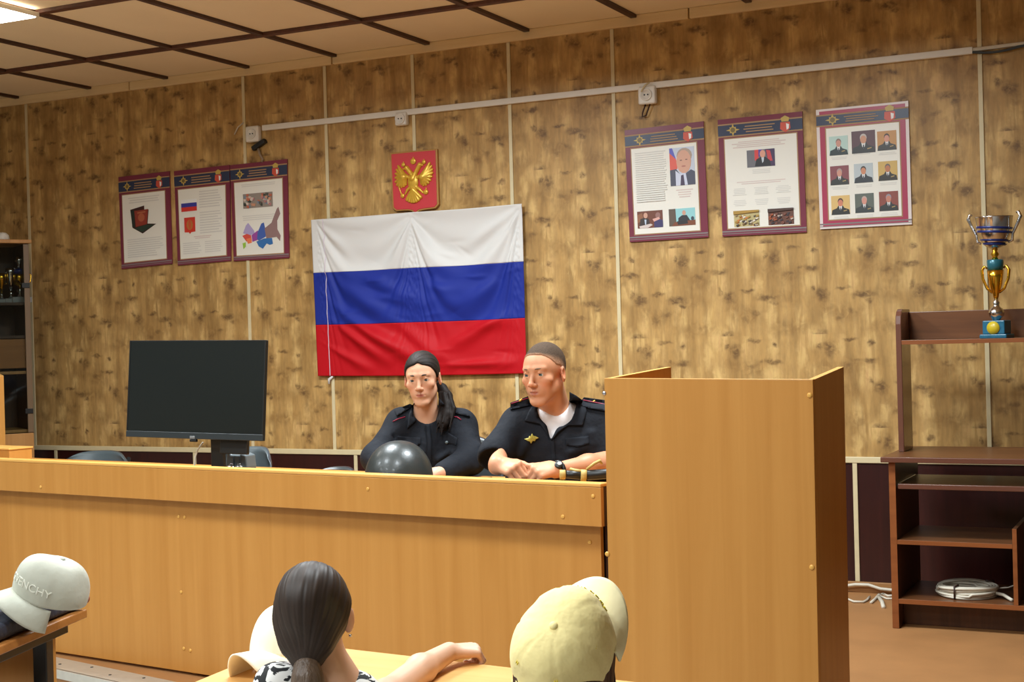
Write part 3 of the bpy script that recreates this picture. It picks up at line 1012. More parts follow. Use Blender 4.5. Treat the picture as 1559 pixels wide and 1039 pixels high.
UX = 1 / 9.444 * 0.0041                                     # metres per measuring unit, roughly
def ep(x, y, d=0.026):
    p = wxz(x, y)
    return np.array([p[0], WALL - d, p[1]])
def st(x0, y0, x1, y1, r0, r1, d=0.025, k=0.002):
    S.cap(ep(x0, y0, d), ep(x1, y1, d), r0 * UX, r1 * UX, k)
S.ell(ep(403, 545, .026), (76 * UX, .013, 112 * UX), k=.004)
for (hx, hy, bx, by, nx, ny) in ((310, 345, 262, 360, 385, 440), (498, 300, 540, 305, 432, 430)):
    st(403, 500, nx, ny, 44, 32)
    st(nx, ny, hx, hy, 29, 31)
    st(hx, hy, bx, by, 30, 10)
for (x, y, s_) in ((402, 250, 1.15), (262, 300, .8), (556, 262, .8)):
    S.ell(ep(x, y), (36 * UX * s_, .006, 34 * UX * s_), k=.002)
    st(x, y, x + 2, y - 52 * s_, 10, 7)
for (tx, ty) in ((188, 318), (166, 372), (152, 428), (150, 485), (152, 545), (170, 590), (200, 612), (236, 620), (272, 610), (300, 585)):
    st(272, 480, tx, ty, 54, 15, .025, .0015)
for (tx, ty) in ((638, 275), (664, 318), (676, 366), (680, 415), (668, 468), (650, 520), (622, 560), (588, 588), (552, 596), (520, 575)):
    st(545, 478, tx, ty, 54, 15, .025, .0015)
st(360, 490, 290, 455, 22, 26)
st(450, 490, 525, 450, 22, 26)
st(385, 600, 325, 655, 24, 20)
st(425, 600, 492, 650, 24, 20)
st(320, 660, 290, 720, 20, 12)
st(500, 655, 545, 700, 20, 12)
for (tx, ty) in ((318, 800), (350, 818), (385, 828), (415, 832), (450, 818), (480, 800), (512, 765)):
    st(405, 660, tx, ty, 38, 24, .025, .0015)
st(192, 600, 246, 755, 9, 9)
S.ell(ep(250, 745), (30 * UX, .006, 30 * UX), k=.002)
S.ell(ep(585, 690), (36 * UX, .008, 34 * UX), k=.002)
st(585, 690, 592, 630, 10, 7)
S.build('double_headed_eagle', M_gold3, t)

# flag -------------------------------------------------------------------------
def flag():
    tl, tr, br, bl = [np.array([on(u, v, 'y', WALL)[0], on(u, v, 'y', WALL)[2]]) for u, v in ((477.5, 335.5), (798, 311), (805, 568.5), (488, 572.5))]
    nu, nv = 220, 150
    t = thing('flag', 'white, blue and red striped flag hung on the wall behind the officers', 'flag', ((tl[0] + tr[0]) / 2, WALL, (tl[1] + bl[1]) / 2))
    c = np.array([t.location[0], t.location[2]])
    U, Vv = np.meshgrid(np.linspace(0, 1, nu + 1), np.linspace(0, 1, nv + 1), indexing='ij')
    B0 = (tl[None, None] * ((1 - U) * (1 - Vv))[..., None] + tr[None, None] * (U * (1 - Vv))[..., None] + br[None, None] * (U * Vv)[..., None] + bl[None, None] * ((1 - U) * Vv)[..., None]) - c
    d = np.full(U.shape, 0.026)
    # swags between the pins along the top edge
    def swag(a, b, depth, lam, amp, seed):
        w = np.clip((U - a) / (b - a), 0, 1)
        ins = ((U > a) & (U < b)).astype(float)
        prof = 4 * w * (1 - w)
        env = ins * np.exp(-(Vv / 0.55) ** 2) * np.sqrt(prof)
        s_ = (Vv / (depth * (0.12 + prof)))
        return amp * env * (np.sin(2 * np.pi * s_ * lam + seed) + 0.4 * np.sin(4.3 * np.pi * s_ * lam + 2 * seed))
    d += swag(0.03, 0.495, 0.62, 1.7, 0.016, 0.5)
    d += swag(0.495, 0.985, 0.62, 1.5, 0.017, 1.4)
    # straight creases falling from the pins
    def crease(u0, v0, u1, v1, wd, amp):
        L = math.hypot(u1 - u0, v1 - v0)
        ex, ey = (u1 - u0) / L, (v1 - v0) / L
        s_ = (U - u0) * ex + (Vv - v0) * ey
        n = -(U - u0) * ey + (Vv - v0) * ex
        f = np.clip(s_ / L, 0, 1)
        on_ = np.exp(-((np.clip(s_, 0, L) - s_) / 0.05) ** 2) * np.sin(np.pi * np.clip(f, 0.04, 0.96))
        return 2.5 * amp * on_ * np.exp(-(n / (wd * (0.5 + f))) ** 2)
    for a in ((.495, .02, .60, .40, .025, .008), (.495, .02, .40, .36, .03, .008), (.495, .02, .30, .30, .03, .006), (.985, .02, .78, .42, .035, .010), (.985, .02, .70, .28, .03, .007), (.97, .03, .92, .6, .02, .005),
              (.04, .02, .24, .34, .03, .006), (.13, .40, .46, .72, .055, .012), (.24, .36, .60, .60, .05, .009), (.08, .52, .40, .86, .04, .010), (.20, .66, .60, .97, .045, .016), (.10, .66, .40, .95, .03, .012), (.05, .80, .30, .98, .025, .007),
              (.42, .68, .70, .98, .045, .011), (.56, .40, .70, .62, .045, .009), (.90, .42, .68, .64, .05, .010), (.90, .66, .62, .86, .035, .010), (.72, .72, .98, .66, .04, .006), (.62, .94, .98, .93, .025, .008), (.55, .45, .80, .50, .04, .006), (.3, .5, .5, .55, .03, .005)):
        d += crease(*a)
    rng = np.random.RandomState(4)
    for i in range(26):
        u0, v0 = rng.rand(2)
        an = rng.uniform(-.9, .9)
        d += crease(u0, v0, u0 + .12 * math.cos(an), v0 + .12 * math.sin(an), .014, rng.uniform(-.002, .003))
    sag = 0.010 * np.sin(np.pi * np.clip((U - .495) / .49, 0, 1)) * (1 - Vv) * 0.5 + 0.006 * np.sin(np.pi * np.clip((U - .03) / .465, 0, 1)) * (1 - Vv) * .5
    sag += -0.008 * np.sin(np.pi * U) * Vv * -0.6
    vs = np.stack([B0[..., 0], -np.maximum(d, .004), B0[..., 1] - sag], -1).reshape(-1, 3)
    mw = mat('flag_white', (218, 217, 214), 0.6, spec=.25)
    mbu = mat('flag_blue', (28, 46, 140), 0.6, spec=.25)
    mr = mat('flag_red', (186, 12, 26), 0.6, spec=.25)
    for name, v0, v1, m in (('white_stripe', 0, 0.342, mw), ('blue_stripe', 0.342, 0.675, mbu), ('red_stripe', 0.675, 1.0, mr)):
        j0, j1 = round(v0 * nv), round(v1 * nv)
        q = MB()
        idx = lambda i, j: i * (nv + 1) + j
        ids = {}
        pts, fs = [], []
        for i in range(nu + 1):
            for j in range(j0, j1 + 1):
                ids[(i, j)] = len(pts)
                pts.append(vs[idx(i, j)])
        for i in range(nu):
            for j in range(j0, j1):
                fs.append((ids[(i, j)], ids[(i + 1, j)], ids[(i + 1, j + 1)], ids[(i, j + 1)]))
        q.add(pts, fs, m, None, True)
        o = q.build(name, m, t)
        md = o.modifiers.new('thick', 'SOLIDIFY')
        md.thickness = 0.0012
        md.offset = 0
    # sewn header band along the left edge, and the cord end below it
    P = []
    for j in range(nv + 1):
        P.append(vs[round(.065 * nu) * (nv + 1) + j] + np.array([0, -.0016, 0]))
    MB().tube(P, 0.0022, 6).build('header_seam', mat('seam_thread', (214, 200, 214), .6), t)
    a = on(507, 573, 'y', WALL - .02)
    e = on(501, 585, 'y', WALL - .02)
    q = MB().tube([a, (a + e) / 2 + np.array([-.012, 0, .004]), e], [.006, .009, .006], 8)
    adopt(q.build('cord_end', mw), t)
flag()
# ------------------------------------------------------------------ presidium table (local: x along the front, y back, z up)
TA = -7.39
T0 = np.array([-1.682, 3.984])
tb = thing('presidium_table', 'long beech table with a raised front board across the stage', 'table', (T0[0], T0[1], 0), R_(TA))
LT = -3.62
box('front_board', LT, 0, 0.0, 0.018, 0.668, 0.788, M_beech, tb, .0015)
box('top_edge_board', LT, 0, 0.0, 0.045, 0.7885, 0.80, M_edge, tb, .003)
box('front_panel', LT, -0.035, 0.052, 0.070, 0.012, 0.70, M_beech, tb, .001)
box('back_rail', LT, 0, 0.0185, 0.045, 0.668, 0.788, M_brown_shade, tb, .001)
box('desktop', LT, -0.002, 0.0455, 0.62, 0.712, 0.735, M_beechx, tb, .002)
box('end_panel', -0.034, -0.014, 0.075, 0.60, 0.0, 0.711, M_brown_shade, tb, .001)  # beech end beside the lectern, its shadow put into the dark colour
box('end_panel', LT, LT + .02, 0.075, 0.60, 0.0, 0.711, M_beech, tb, .001)
box('end_panel', -1.86, -1.84, 0.075, 0.60, 0.0, 0.711, M_beech, tb, .001)
def onfront(u, v, y):               # photo point on a front-parallel plane of the table
    n = np.array([math.sin(-R_(TA)), math.cos(R_(TA)), 0])
    P0 = np.array([T0[0], T0[1], 0]) + n * y
    r = ray(u, v)
    s = ((P0 - CAM) @ n) / (r @ n)
    P = CAM + r * s
    q = P - np.array([T0[0], T0[1], 0])
    e = np.array([math.cos(R_(TA)), math.sin(R_(TA)), 0])
    return q @ e, P[2]
def cap_at(u, v, y, r=.007, m=None):
    x, z = onfront(u, v, y)
    MB().lathe([(r, 0), (r, .0015), (r * .6, .003), (.0005, .0034)], 12, None, Matrix.Translation((x, y, z)) @ Matrix.Rotation(R_(90), 4, 'X')).build('screw_cap', m or M_cap, tb)
for u, v in ((903, 756), (857, 787), (560, 745), (62, 742)):
    cap_at(u, v, 0.0)
for u, v in ((898, 826), (281, 788), (272, 787), (280, 988), (290, 991), (276, 902)):
    cap_at(u, v, 0.052)

# ------------------------------------------------------------------ lectern beside the table
PL, PR = np.array([-1.612, 3.85]), np.array([-0.983, 3.80])
BL, BR = np.array([-1.585, 4.30]), np.array([-1.003, 4.245])
def lectern(name, label, PL, PR, BL, BR, zf0, zf1, zb0, zb1):
    t = thing(name, label, 'lectern', (PL[0], PL[1], 0))
    o = np.array([PL[0], PL[1]])
    pl, pr, bl, br = [np.append(p - o, 0) for p in (PL, PR, BL, BR)]
    e = (pr - pl) / np.linalg.norm(pr - pl)
    n = np.array([-e[1], e[0], 0])
    def z(p, h): return (p[0], p[1], h)
    def plate(a, b, th, z0, za, zb, m, nm, cap=True):
        dv = (b - a) / np.linalg.norm(b - a)
        w = np.array([-dv[1], dv[0], 0]) * th
        q = MB().hexa([z(a, z0), z(b, z0), z(b + w, z0), z(a + w, z0)], [z(a, za), z(b, zb), z(b + w, zb), z(a + w, za)])
        ob = q.build(nm, m, t, .001)
        if cap:
            q = MB().hexa([z(a, za), z(b, zb), z(b + w, zb), z(a + w, za)], [z(a, za + .002), z(b, zb + .002), z(b + w, zb + .002), z(a + w, za + .002)])
            q.build('edge_band', M_edge, ob, .0005)
        return ob
    fp = plate(pl, pr, .018, 0.0, zf0, zf1, M_beech, 'front_panel')
    k = n * .0185
    plate(bl - e * .0, pl + k, .018, 0.0, zb0, zf0, M_beech, 'side_panel')
    plate(pr + k, br, .018, 0.0, zf1, zb1, M_beech, 'side_panel')
    i0, i1 = pl + k + e * .02, pr + k - e * .02
    for h0, h1, nm in ((.93, .99, 'reading_board'), (.50, .50, 'shelf')):
        a, b = i0 + n * .003, i1 + n * .003
        c, d = br + (bl - br) * .06 - n * .03, bl + (br - bl) * .06 - n * .03
        q = MB().hexa([z(a, h1), z(b, h1), z(c, h0), z(d, h0)], [z(a, h1 + .018), z(b, h1 + .018), z(c, h0 + .018), z(d, h0 + .018)])
        q.build(nm, M_beech, t, .001)
    def cap(u, v, m=M_cap, r=.0075):
        rr = ray(u, v)
        P0 = np.array([PL[0], PL[1], 0])
        s = ((P0 - CAM) @ n) / (rr @ n)
        P = CAM + rr * s - P0
        q = MB().lathe([(r, 0), (r, .0015), (r * .6, .003), (.0005, .0034)], 12, None, Matrix.Translation(P) @ Matrix.Rotation(math.atan2(e[1], e[0]), 4, 'Z') @ Matrix.Rotation(R_(90), 4, 'X'))
        q.build('screw_cap', m, t)
    return t, cap
t, cp = lectern('lectern', 'tall beech lectern standing right of the table', PL, PR, BL, BR, 1.123, 1.119, 1.141, 1.139)
for u, v in ((1229, 600), (923, 844), (1234, 862)):
    cp(u, v)
cp(917, 599, M_screw, .006)
t.rotation_euler = (0, R_(0.35), 0)
_q = on(5.5, 573, 'y', 5.32)
LQ, LZ = _q[:2], _q[2]
t2, _ = lectern('lectern', 'second beech lectern edge at the far left behind the table', LQ - .64 * np.array([.70, .714]), LQ, LQ + np.array([-.78, -.17]), LQ + np.array([-.33, .29]), LZ, LZ, LZ + .005, LZ + .005)
a = on(-30, 697, 'y', 4.62)
b_ = on(25, 697, 'y', 4.62)
t = thing('wooden_box', 'low beech box on the table beside the far left lectern', 'box', ((a[0] + b_[0]) / 2, 4.66, .735), R_(-7))
w = (b_[0] - a[0]) / 2
zt = on(10, 682, 'y', 4.62)[2] - .735
box('body', -w, w, -.06, .06, 0, zt - .008, M_beech, t, .002)
box('lid', -w - .004, w + .004, -.064, .064, zt - .0078, zt, M_edge, t, .002)

# ------------------------------------------------------------------ television
t = thing('television', 'large black flat screen television on a stand on the table', 'television', (-3.60, 4.46, .735), R_(1.3))
Mt = Matrix.Translation((0, 0, 1.077 - .735)) @ Matrix.Rotation(R_(-4.46), 4, 'X') @ Matrix.Rotation(R_(1.1), 4, 'Y')
w, h = .330, .194
def tvbox(nm, x0, x1, y0, y1, z0, z1, m, bev=.003):
    return MB().box(x0, x1, y0, y1, z0, z1, None, Mt).build(nm, m, t, bev)
tvbox('housing', -w, w, .004, .016, -h, h, M_black, .003)
tvbox('rear_bulge', -w * .7, w * .6, .0165, .05, -h * .85, h * .5, M_black, .012)
tvbox('screen', -w + .006, w - .006, -.0015, .0035, -h + .026, h - .005, M_screen, .0008)
tvbox('lower_bezel', -w, w, -.004, .0035, -h, -h + .0255, M_bezel, .002)
tvbox('side_bezel', -w, -w + .0055, -.003, .0035, -h + .026, h, M_black, .001)
tvbox('side_bezel', w - .0055, w, -.003, .0035, -h + .026, h, M_black, .001)
tvbox('top_bezel', -w + .006, w - .006, -.003, .0035, h - .0048, h, M_black, .001)
tvbox('maker_badge', -.012, .012, -.0055, -.004, -h + .001, -h + .012, mat('badge_grey', (150, 156, 160), .3, .5), .0006)
tvbox('sensor_bump', -.016, .016, -.002, .012, -h - .012, -h - .0002, M_black, .003)
q = MB().box(.045, .105, .03, .05, 0.012, .36)
q.build('neck', M_black, t, .004)
tvbox('stand_bracket', .106, .235, .030, .05, -h - .055, -h + .04, M_black, .004)
q = MB().box(-.05, .24, -.06, .12, 0, .0115)
q.build('base', M_black, t, .004)
# cable hanging below the set
a = on(298, 676, 'y', 4.50)
mb = MB()
P = [on(309, 674, 'y', 4.50), on(301, 685, 'y', 4.50), on(297, 697, 'y', 4.50), on(296, 708, 'y', 4.50), on(296, 716, 'y', 4.50)]
mb.tube(P, .0035, 8)
tag(mb.build('cable', M_cable), 'thin pale cable hanging below the middle of the television', 'cable')

# ------------------------------------------------------------------ chairs
def make_chair(name, label, m, loc, rz, top, w=.24):
    t = thing(name, label, 'chair', loc, rz, 'upholstered chairs behind the table')
    n, k = 18, 14
    vs, fs = [], []
    for s_, off in ((0, 0.0), (1, .035)):
        for i in range(n + 1):
            for j in range(k + 1):
                u, v = i / n * 2 - 1, j / k
                wid = w * (1 - .10 * v) * (1 - max(0, v - .78) ** 2 * 3.6)
                zz = .50 + (top - .50) * v - .045 * (abs(u) ** 3.5) * (v > .5) * (v - .5) * 2
                vs.append((u * wid, .22 - .07 * u * u + .10 * v + off * (1 - .8 * max(abs(u) ** 6, 0)), zz))
    o = (n + 1) * (k + 1)
    I = lambda s_, i, j: s_ * o + i * (k + 1) + j
    for i in range(n):
        for j in range(k):
            fs.append((I(0, i, j), I(0, i, j + 1), I(0, i + 1, j + 1), I(0, i + 1, j)))
            fs.append((I(1, i, j), I(1, i + 1, j), I(1, i + 1, j + 1), I(1, i, j + 1)))
    for i in range(n):
        for j in (0, k):
            fs.append((I(0, i, j), I(0, i + 1, j), I(1, i + 1, j), I(1, i, j)))
    for j in range(k):
        for i in (0, n):
            fs.append((I(0, i, j), I(0, i, j + 1), I(1, i, j + 1), I(1, i, j)))
    MB().add(vs, fs, None, None, True).build('backrest', m, t)
    MB().box(-.23, .23, -.23, .21, .42, .49).build('seat', m, t, .03, 4)
    for x in (-.19, .19):
        for y, dy in ((-.19, -.02), (.17, .05)):
            MB().tube([(x, y, .42), (x * 1.05, y + dy, 0.0)], .012, 8).build('leg', M_black, t)
        MB().tube([(x * .8, .19, .45), (x * .8, .27, .56), (x * .8, .33, .70)], .010, 8).build('back_post', M_black, t)
    return t
def chair_at(name, label, m, u0, u1, v, Y, rz):
    a, b = on(u0, v, 'y', Y), on(u1, v, 'y', Y)
    R = Matrix.Rotation(R_(rz), 3, 'Z')
    off = R @ Vector((0, .32, 0))
    return make_chair(name, label, m, ((a[0] + b[0]) / 2 - off.x, Y - off.y, 0), R_(rz), a[2], abs(b[0] - a[0]) / 2 * 1.06)
chair_at('conference_chair', 'grey chair back, leftmost behind the table', M_chair, 103, 207, 686, 5.45, 8)
chair_at('conference_chair', 'grey chair back showing right of the television stand', M_chair, 343, 427, 680, 5.05, 5)
chair_at('conference_chair', 'low dark chair back between the television and the woman', M_chairb, 476, 556, 710.5, 5.0, 8)

# things on the table ----------------------------------------------------------
# folded grey bag with metal buckle in front of the chair
c = on(367, 706, 'y', 4.62)
t = thing('handbag', 'small grey handbag with a metal chain right of the television stand', 'bag', (c[0], 4.62, .735), R_(-5))
hb = on(367, 689, 'y', 4.62)[2] - .735
wb = .055
q = MB()
prof = [(-1, 0), (1, 0), (1.02, .35), (.92, .9), (.60, .95), (.5, 1.0), (.35, .9), (-.5, .9), (-.62, 1.04), (-.85, .98), (-1.02, .4)]
q.prism([(x * wb, z * hb) for x, z in prof], -.03, .03)
q.build('bag_body', M_bag, t, .008, 3)
q = MB()
for i in range(7):
    a = i / 6
    R = Matrix.Translation((-.03 + a * .062, -.036, hb * .34 + .006 * math.sin(a * 9))) @ Matrix.Rotation(R_(90 if i % 2 else 0), 4, 'X') @ Matrix.Rotation(R_(20), 4, 'Y')
    q.tube([R @ Vector((.008 * math.cos(k * math.pi / 5), .005 * math.sin(k * math.pi / 5), 0)) for k in range(10)], .0018, 6, M_chrome, True)
q.build('chain', M_chrome, t)
q = MB().box(-.012, -.008, -.034, -.029, hb * .1, hb * .85).box(.020, .024, -.034, -.029, hb * .1, hb * .85)
pass
for x_ in (-.012, .020):
    MB().box(x_, x_ + .004, -.034, -.029, hb * .1, hb * .85).build('seam', M_dkgrey, t, .001)
# helmet
c = W(607, 712, 5.02)
t = thing('helmet', 'round black riot helmet lying on the table in front of the woman', 'helmet', (c[0], c[1], .735), R_(20))
R0 = .121
hz = W(607, 671, 5.02)[2] - .735
prof = []
for i in range(15):
    a = math.pi / 2 * i / 14
    prof.append((R0 * math.cos(a) ** .92 * (1 - .02 * math.sin(a)) if i < 14 else .0006, .030 + (hz - .030) * math.sin(a)))
prof = [(R0 * .97, 0.0), (R0 * 1.0, .012)] + prof
M_hel = mat('helmet_black', (44, 50, 50), .36, spec=.6, var=.15, scale=14, bump=.05, bscale=40, coat=.1)
q = MB().lathe(prof, 48, M_hel, Matrix.Scale(1.08, 4, (0, 1, 0)))
q.build('shell', M_hel, t)
q = MB().lathe([(R0 * .985, .0), (R0 * 1.035, .003), (R0 * 1.035, .013), (R0 * 1.01, .017)], 48, M_black, Matrix.Scale(1.08, 4, (0, 1, 0)), False)
q.build('rim', M_black, t)
for an in (-120, -75, -38, -8, 30, 160, 200):
    p = Matrix.Rotation(R_(an), 4, 'Z') @ Matrix.Translation((R0 * 1.0, 0, .034)) @ Matrix.Rotation(R_(78), 4, 'Y')
    MB().lathe([(.006, 0), (.006, .002), (.003, .004), (.0005, .0045)], 10, None, Matrix.Scale(1.08, 4, (0, 1, 0)) @ p).build('rivet', M_chrome, t)
# dark planner under the man's hands
c = W(770, 722, 4.72)
t = thing('planner', 'dark grey planner with a steel clip under the hands of the man', 'planner', (c[0], c[1], .735), R_(-12))
box('cover', -.11, .11, -.07, .11, 0, .026, M_dkgrey, t, .004)
box('paper_block', -.105, .105, -.066, .106, .0262, .034, mat('dark_page', (70, 74, 78), .5), t, .001)
q = MB().tube([(-.075, -.06, .040), (-.05, -.045, .047), (-.045, -.02, .048)], .006, 8)
q.build('clip', M_chrome, t)
# black baton with pale bands at the lectern
c = W(880, 722, 4.62)
a = W(846, 727, 4.60)
b_ = W(925, 711, 4.62)
t = thing('baton', 'black baton with two pale bands on the table end beside the lectern', 'baton', (c[0], c[1], c[2]))
def seg(nm, u0, v0, u1, v1, r, m, d=4.60):
    p, q_ = W(u0, v0, d), W(u1, v1, d)
    o = MB().tube([p, p + (q_ - p) * .02, p + (q_ - p) * .98, q_], [r * .86, r, r, r * .86], 16, m).build(nm, m)
    return adopt(o, t)
M_band = mat('pale_khaki_band', (196, 170, 96), .6, var=.1, scale=40)
seg('grip', 862, 722.5, 884, 724.5, .0135, M_black)
seg('shaft', 893, 724, 950, 720, .0165, M_black)
seg('band', 852, 723, 861, 723, .0155, M_band)
seg('band', 884, 724, 893, 724.5, .0190, M_band)
o = MB().tube([W(893, 715, 4.60), W(905, 706, 4.60), W(913, 702, 4.62), W(916, 706, 4.64)], [.004, .005, .005, .004], 8).build('strap', M_band)
adopt(o, t)
o = MB().tube([W(868, 714, 4.61), W(876, 717, 4.60), W(888, 718, 4.60)], [.004, .006, .005], 8).build('strap', M_band)
adopt(o, t)

# ------------------------------------------------------------------ display cabinet at the left
CV = np.array([.53, .848])
CN = np.array([.848, -.53])
CC = np.array([-6.44, 6.45])
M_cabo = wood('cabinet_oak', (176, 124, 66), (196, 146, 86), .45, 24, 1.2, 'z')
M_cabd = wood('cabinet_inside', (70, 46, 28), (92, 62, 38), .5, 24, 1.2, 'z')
M_cabt = mat('cabinet_trim', (120, 98, 74), .35)
ang = math.atan2(CV[1], CV[0])
cab = thing('display_cabinet', 'tall beech display cabinet with glass doors at the left edge of the picture', 'cabinet', (CC[0], CC[1], 0), ang)
# local: x along the front to the right end (0), y into the cabinet, z up
CW, CD = -.80, .34
box('top_panel', CW - .02, .012, -.03, CD, 1.890, 1.912, M_cabo, cab, .003)
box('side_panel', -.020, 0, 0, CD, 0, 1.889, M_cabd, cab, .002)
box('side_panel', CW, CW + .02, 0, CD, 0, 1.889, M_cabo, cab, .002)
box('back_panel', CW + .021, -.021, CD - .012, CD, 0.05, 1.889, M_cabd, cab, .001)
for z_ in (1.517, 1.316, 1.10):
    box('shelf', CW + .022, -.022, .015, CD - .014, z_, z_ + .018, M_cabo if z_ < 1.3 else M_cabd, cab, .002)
box('drawer_panel', CW + .022, -.022, .012, .030, 1.136, 1.312, wood('cabinet_drawer', (150, 96, 44), (170, 112, 54), .4, 24, 1.2, 'x'), cab, .002)
box('shelf', CW + .022, -.022, .015, CD - .014, .745, .763, M_cabo, cab, .002)
dr = box('lower_door', CW + .004, -.004, -.018, -.001, .06, .742, M_cabo, cab, .002)
gd = box('glass_door', CW + .02, -.036, -.012, -.006, .746, 1.884, M_glass, cab, .0)
box('door_stile', -.035, -.003, -.016, -.002, .746, 1.886, M_cabt, gd, .002)
for z_ in (1.62, .86):
    box('hinge', -.050, -.004, -.022, -.0165, z_, z_ + .03, M_black, gd, .002)
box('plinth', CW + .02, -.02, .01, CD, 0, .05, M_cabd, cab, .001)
def cab_local(u, v, y):
    P0 = np.array([CC[0], CC[1], 0]) + np.array([-math.sin(ang), math.cos(ang), 0]) * y
    n = np.array([-math.sin(ang), math.cos(ang), 0])
    r = ray(u, v)
    P = CAM + r * (((P0 - CAM) @ n) / (r @ n))
    return P
M_silver = mat('polished_silver', (214, 214, 216), .16, 1.0)
M_gol = mat('polished_gold', (226, 178, 60), .22, 1.0)
M_teal = mat('teal_enamel', (38, 98, 112), .3, .2)
M_blueb = mat('blue_enamel', (28, 44, 110), .3, .2)
def trophy(name, label, base, sc, group, spec, handles, rz=0.0):
    """spec: list of (part name, material, profile)"""
    t = thing(name, label, 'trophy', base, rz, group)
    for nm, m, prof in spec:
        if nm == 'plinth':
            q = MB()
            for (r, z0, z1) in prof:
                q.box(-r * sc, r * sc, -r * sc, r * sc, z0 * sc, z1 * sc)
            q.build(nm, m, t, .002)
        else:
            MB().lathe([(r * sc, z * sc) for r, z in prof], 28).build(nm, m, t)
    for nm, m, pts, r in handles:
        for sx in (-1, 1):
            MB().tube([(sx * x * sc, 0, z * sc) for x, z in pts], r * sc, 8).build(nm, m, t)
    return t
def cab_trophy(u, label, h, kind):
    P = cab_local(u, 462, .13)
    z0 = 1.5352 if kind < 3 else 1.119
    sp = [('plinth', mat('pale_stone', (150, 150, 148), .4), [(.20, 0, .12)]), ('stem', M_silver, [(.06, .12), (.035, .2), (.07, .26), (.03, .34)])]
    if kind == 0:
        sp += [('cup', M_gol, [(.03, .34), (.12, .40), (.16, .55), (.13, .62)]), ('collar', M_blueb, [(.13, .62), (.13, .72)]), ('finial', M_silver, [(.06, .72), (.03, .80), (.09, .9), (.06, .99), (.001, 1.0)])]
        hd = [('handle', M_gol, [(.13, .62), (.24, .60), (.22, .45), (.10, .38)], .015)]
    elif kind == 1:
        sp += [('cup', M_gol, [(.03, .34), (.05, .5), (.15, .8), (.17, 1.0)])]
        hd = [('handle', M_gol, [(.15, .9), (.26, .85), (.2, .66), (.1, .62)], .015)]
    else:
        sp += [('cup', M_silver, [(.03, .34), (.10, .55), (.15, .9), (.15, 1.0)])]
        hd = [('handle', M_silver, [(.14, .9), (.24, .8), (.12, .56)], .015)]
    return trophy('trophy', label, (P[0], P[1], z0), h, 'trophies inside the cabinet', sp, hd, ang)
cab_trophy(31, 'tall silver and gold trophy on the upper cabinet shelf, nearest the hinge', .285, 0)
cab_trophy(17, 'slim silver trophy behind the cabinet glass beside the tallest one', .21, 2)
cab_trophy(3, 'small gold trophy behind the cabinet glass at the picture edge', .18, 1)
P = cab_local(4, 355, .12)
t = thing('ornament', 'small white ornament on top of the display cabinet', 'ornament', (P[0], P[1], 1.912))
MB().lathe([(.030, 0), (.040, .012), (.036, .035), (.02, .05), (.001, .054)], 20).build('bowl', M_white, t)
MB().lathe([(.034, 0), (.034, .006)], 20, None, Matrix.Translation((0, 0, -.0005))).build('foot', M_chrome, t)

# ------------------------------------------------------------------ open shelving desk at the right
SX, SY = -1.225, 5.97
SR = 0.10
sh = thing('shelving_desk', 'dark walnut desk with open shelves and a hutch against the right wall part', 'desk', (SX, SY, 0))
X1 = SR - SX
box('side_panel', 0, .026, 0, .50, 0, .690, M_walnut, sh, .002)
box('side_edge', -.0005, .0265, -.003, -.0002, 0.001, .689, M_walnute, sh, .0008)
box('side_panel', X1 - .026, X1, 0, .50, 0, .690, M_walnut, sh, .002)
tp = box('desk_top', -.028, X1 + .028, -.022, .54, .6905, .712, M_walnutx, sh, .004)
box('front_edge', -.028, X1 + .028, -.030, -.0225, .690, .7125, M_pvc, tp, .003)
tr = box('keyboard_tray', .034, X1 - .034, .012, .42, .582, .598, M_walnutx, sh, .002)
box('front_edge', .034, X1 - .034, .004, .0115, .578, .600, M_pvc, tr, .003)
box('tray_runner', .0265, .0335, .03, .40, .585, .600, M_chrome, sh, .001)
sm = box('middle_shelf', .0265, .4795, .002, .46, .350, .368, M_walnutx, sh, .001)
box('front_edge', .0265, .4795, -.002, .0018, .350, .368, M_walnute, sm, .0006)
dv = box('divider_panel', .480, .497, .002, .46, .124, .430, M_walnut, sh, .001)
box('front_edge', .480, .497, -.002, .0018, .124, .430, M_walnute, dv, .0006)
sb = box('bottom_shelf', .0265, X1 - .0265, .002, .46, .104, .1235, M_walnutx, sh, .001)
box('front_edge', .0265, X1 - .0265, -.002, .0018, .104, .1235, M_walnute, sb, .0006)
box('kick_board', .0265, X1 - .0265, .10, .116, 0, .1035, M_walnut, sh, .001)
HY = .23
zs = 1.19
q = MB()
pf = [(0, .7125), (.2, .7125), (.2, 1.325), (.05, 1.325), (.022, 1.315), (.006, 1.295), (0, 1.26)]
n = len(pf)
vs = [(-.004, HY + y, z_) for y, z_ in pf] + [(.020, HY + y, z_) for y, z_ in pf]
q.add(vs, [tuple(range(n)), tuple(reversed(range(n, 2 * n)))] + [(k, n + k, n + (k + 1) % n, (k + 1) % n) for k in range(n)])
q.build('hutch_side', M_pvc, sh, .003)
q = MB().add([(x + X1 - .016, y, z_) for x, y, z_ in vs], [tuple(range(n)), tuple(reversed(range(n, 2 * n)))] + [(k, n + k, n + (k + 1) % n, (k + 1) % n) for k in range(n)])
q.build('hutch_side', M_pvc, sh, .003)
hs = box('hutch_shelf', .0205, X1 - .0205, HY, HY + .2, zs - .018, zs, M_walnutx, sh, .002)
box('front_edge', .0205, X1 - .0205, HY - .003, HY - .0003, zs - .018, zs, M_walnute, hs, .0008)
box('hutch_back_rail', .0205, X1 - .0205, HY + .18, HY + .196, zs + .0005, 1.312, M_walnutx, sh, .002)
q = MB().lathe([(.006, 0), (.006, .004), (.002, .005)], 12, None, Matrix.Translation((-.004, HY + .03, 1.27)) @ Matrix.Rotation(R_(-90), 4, 'Y'))
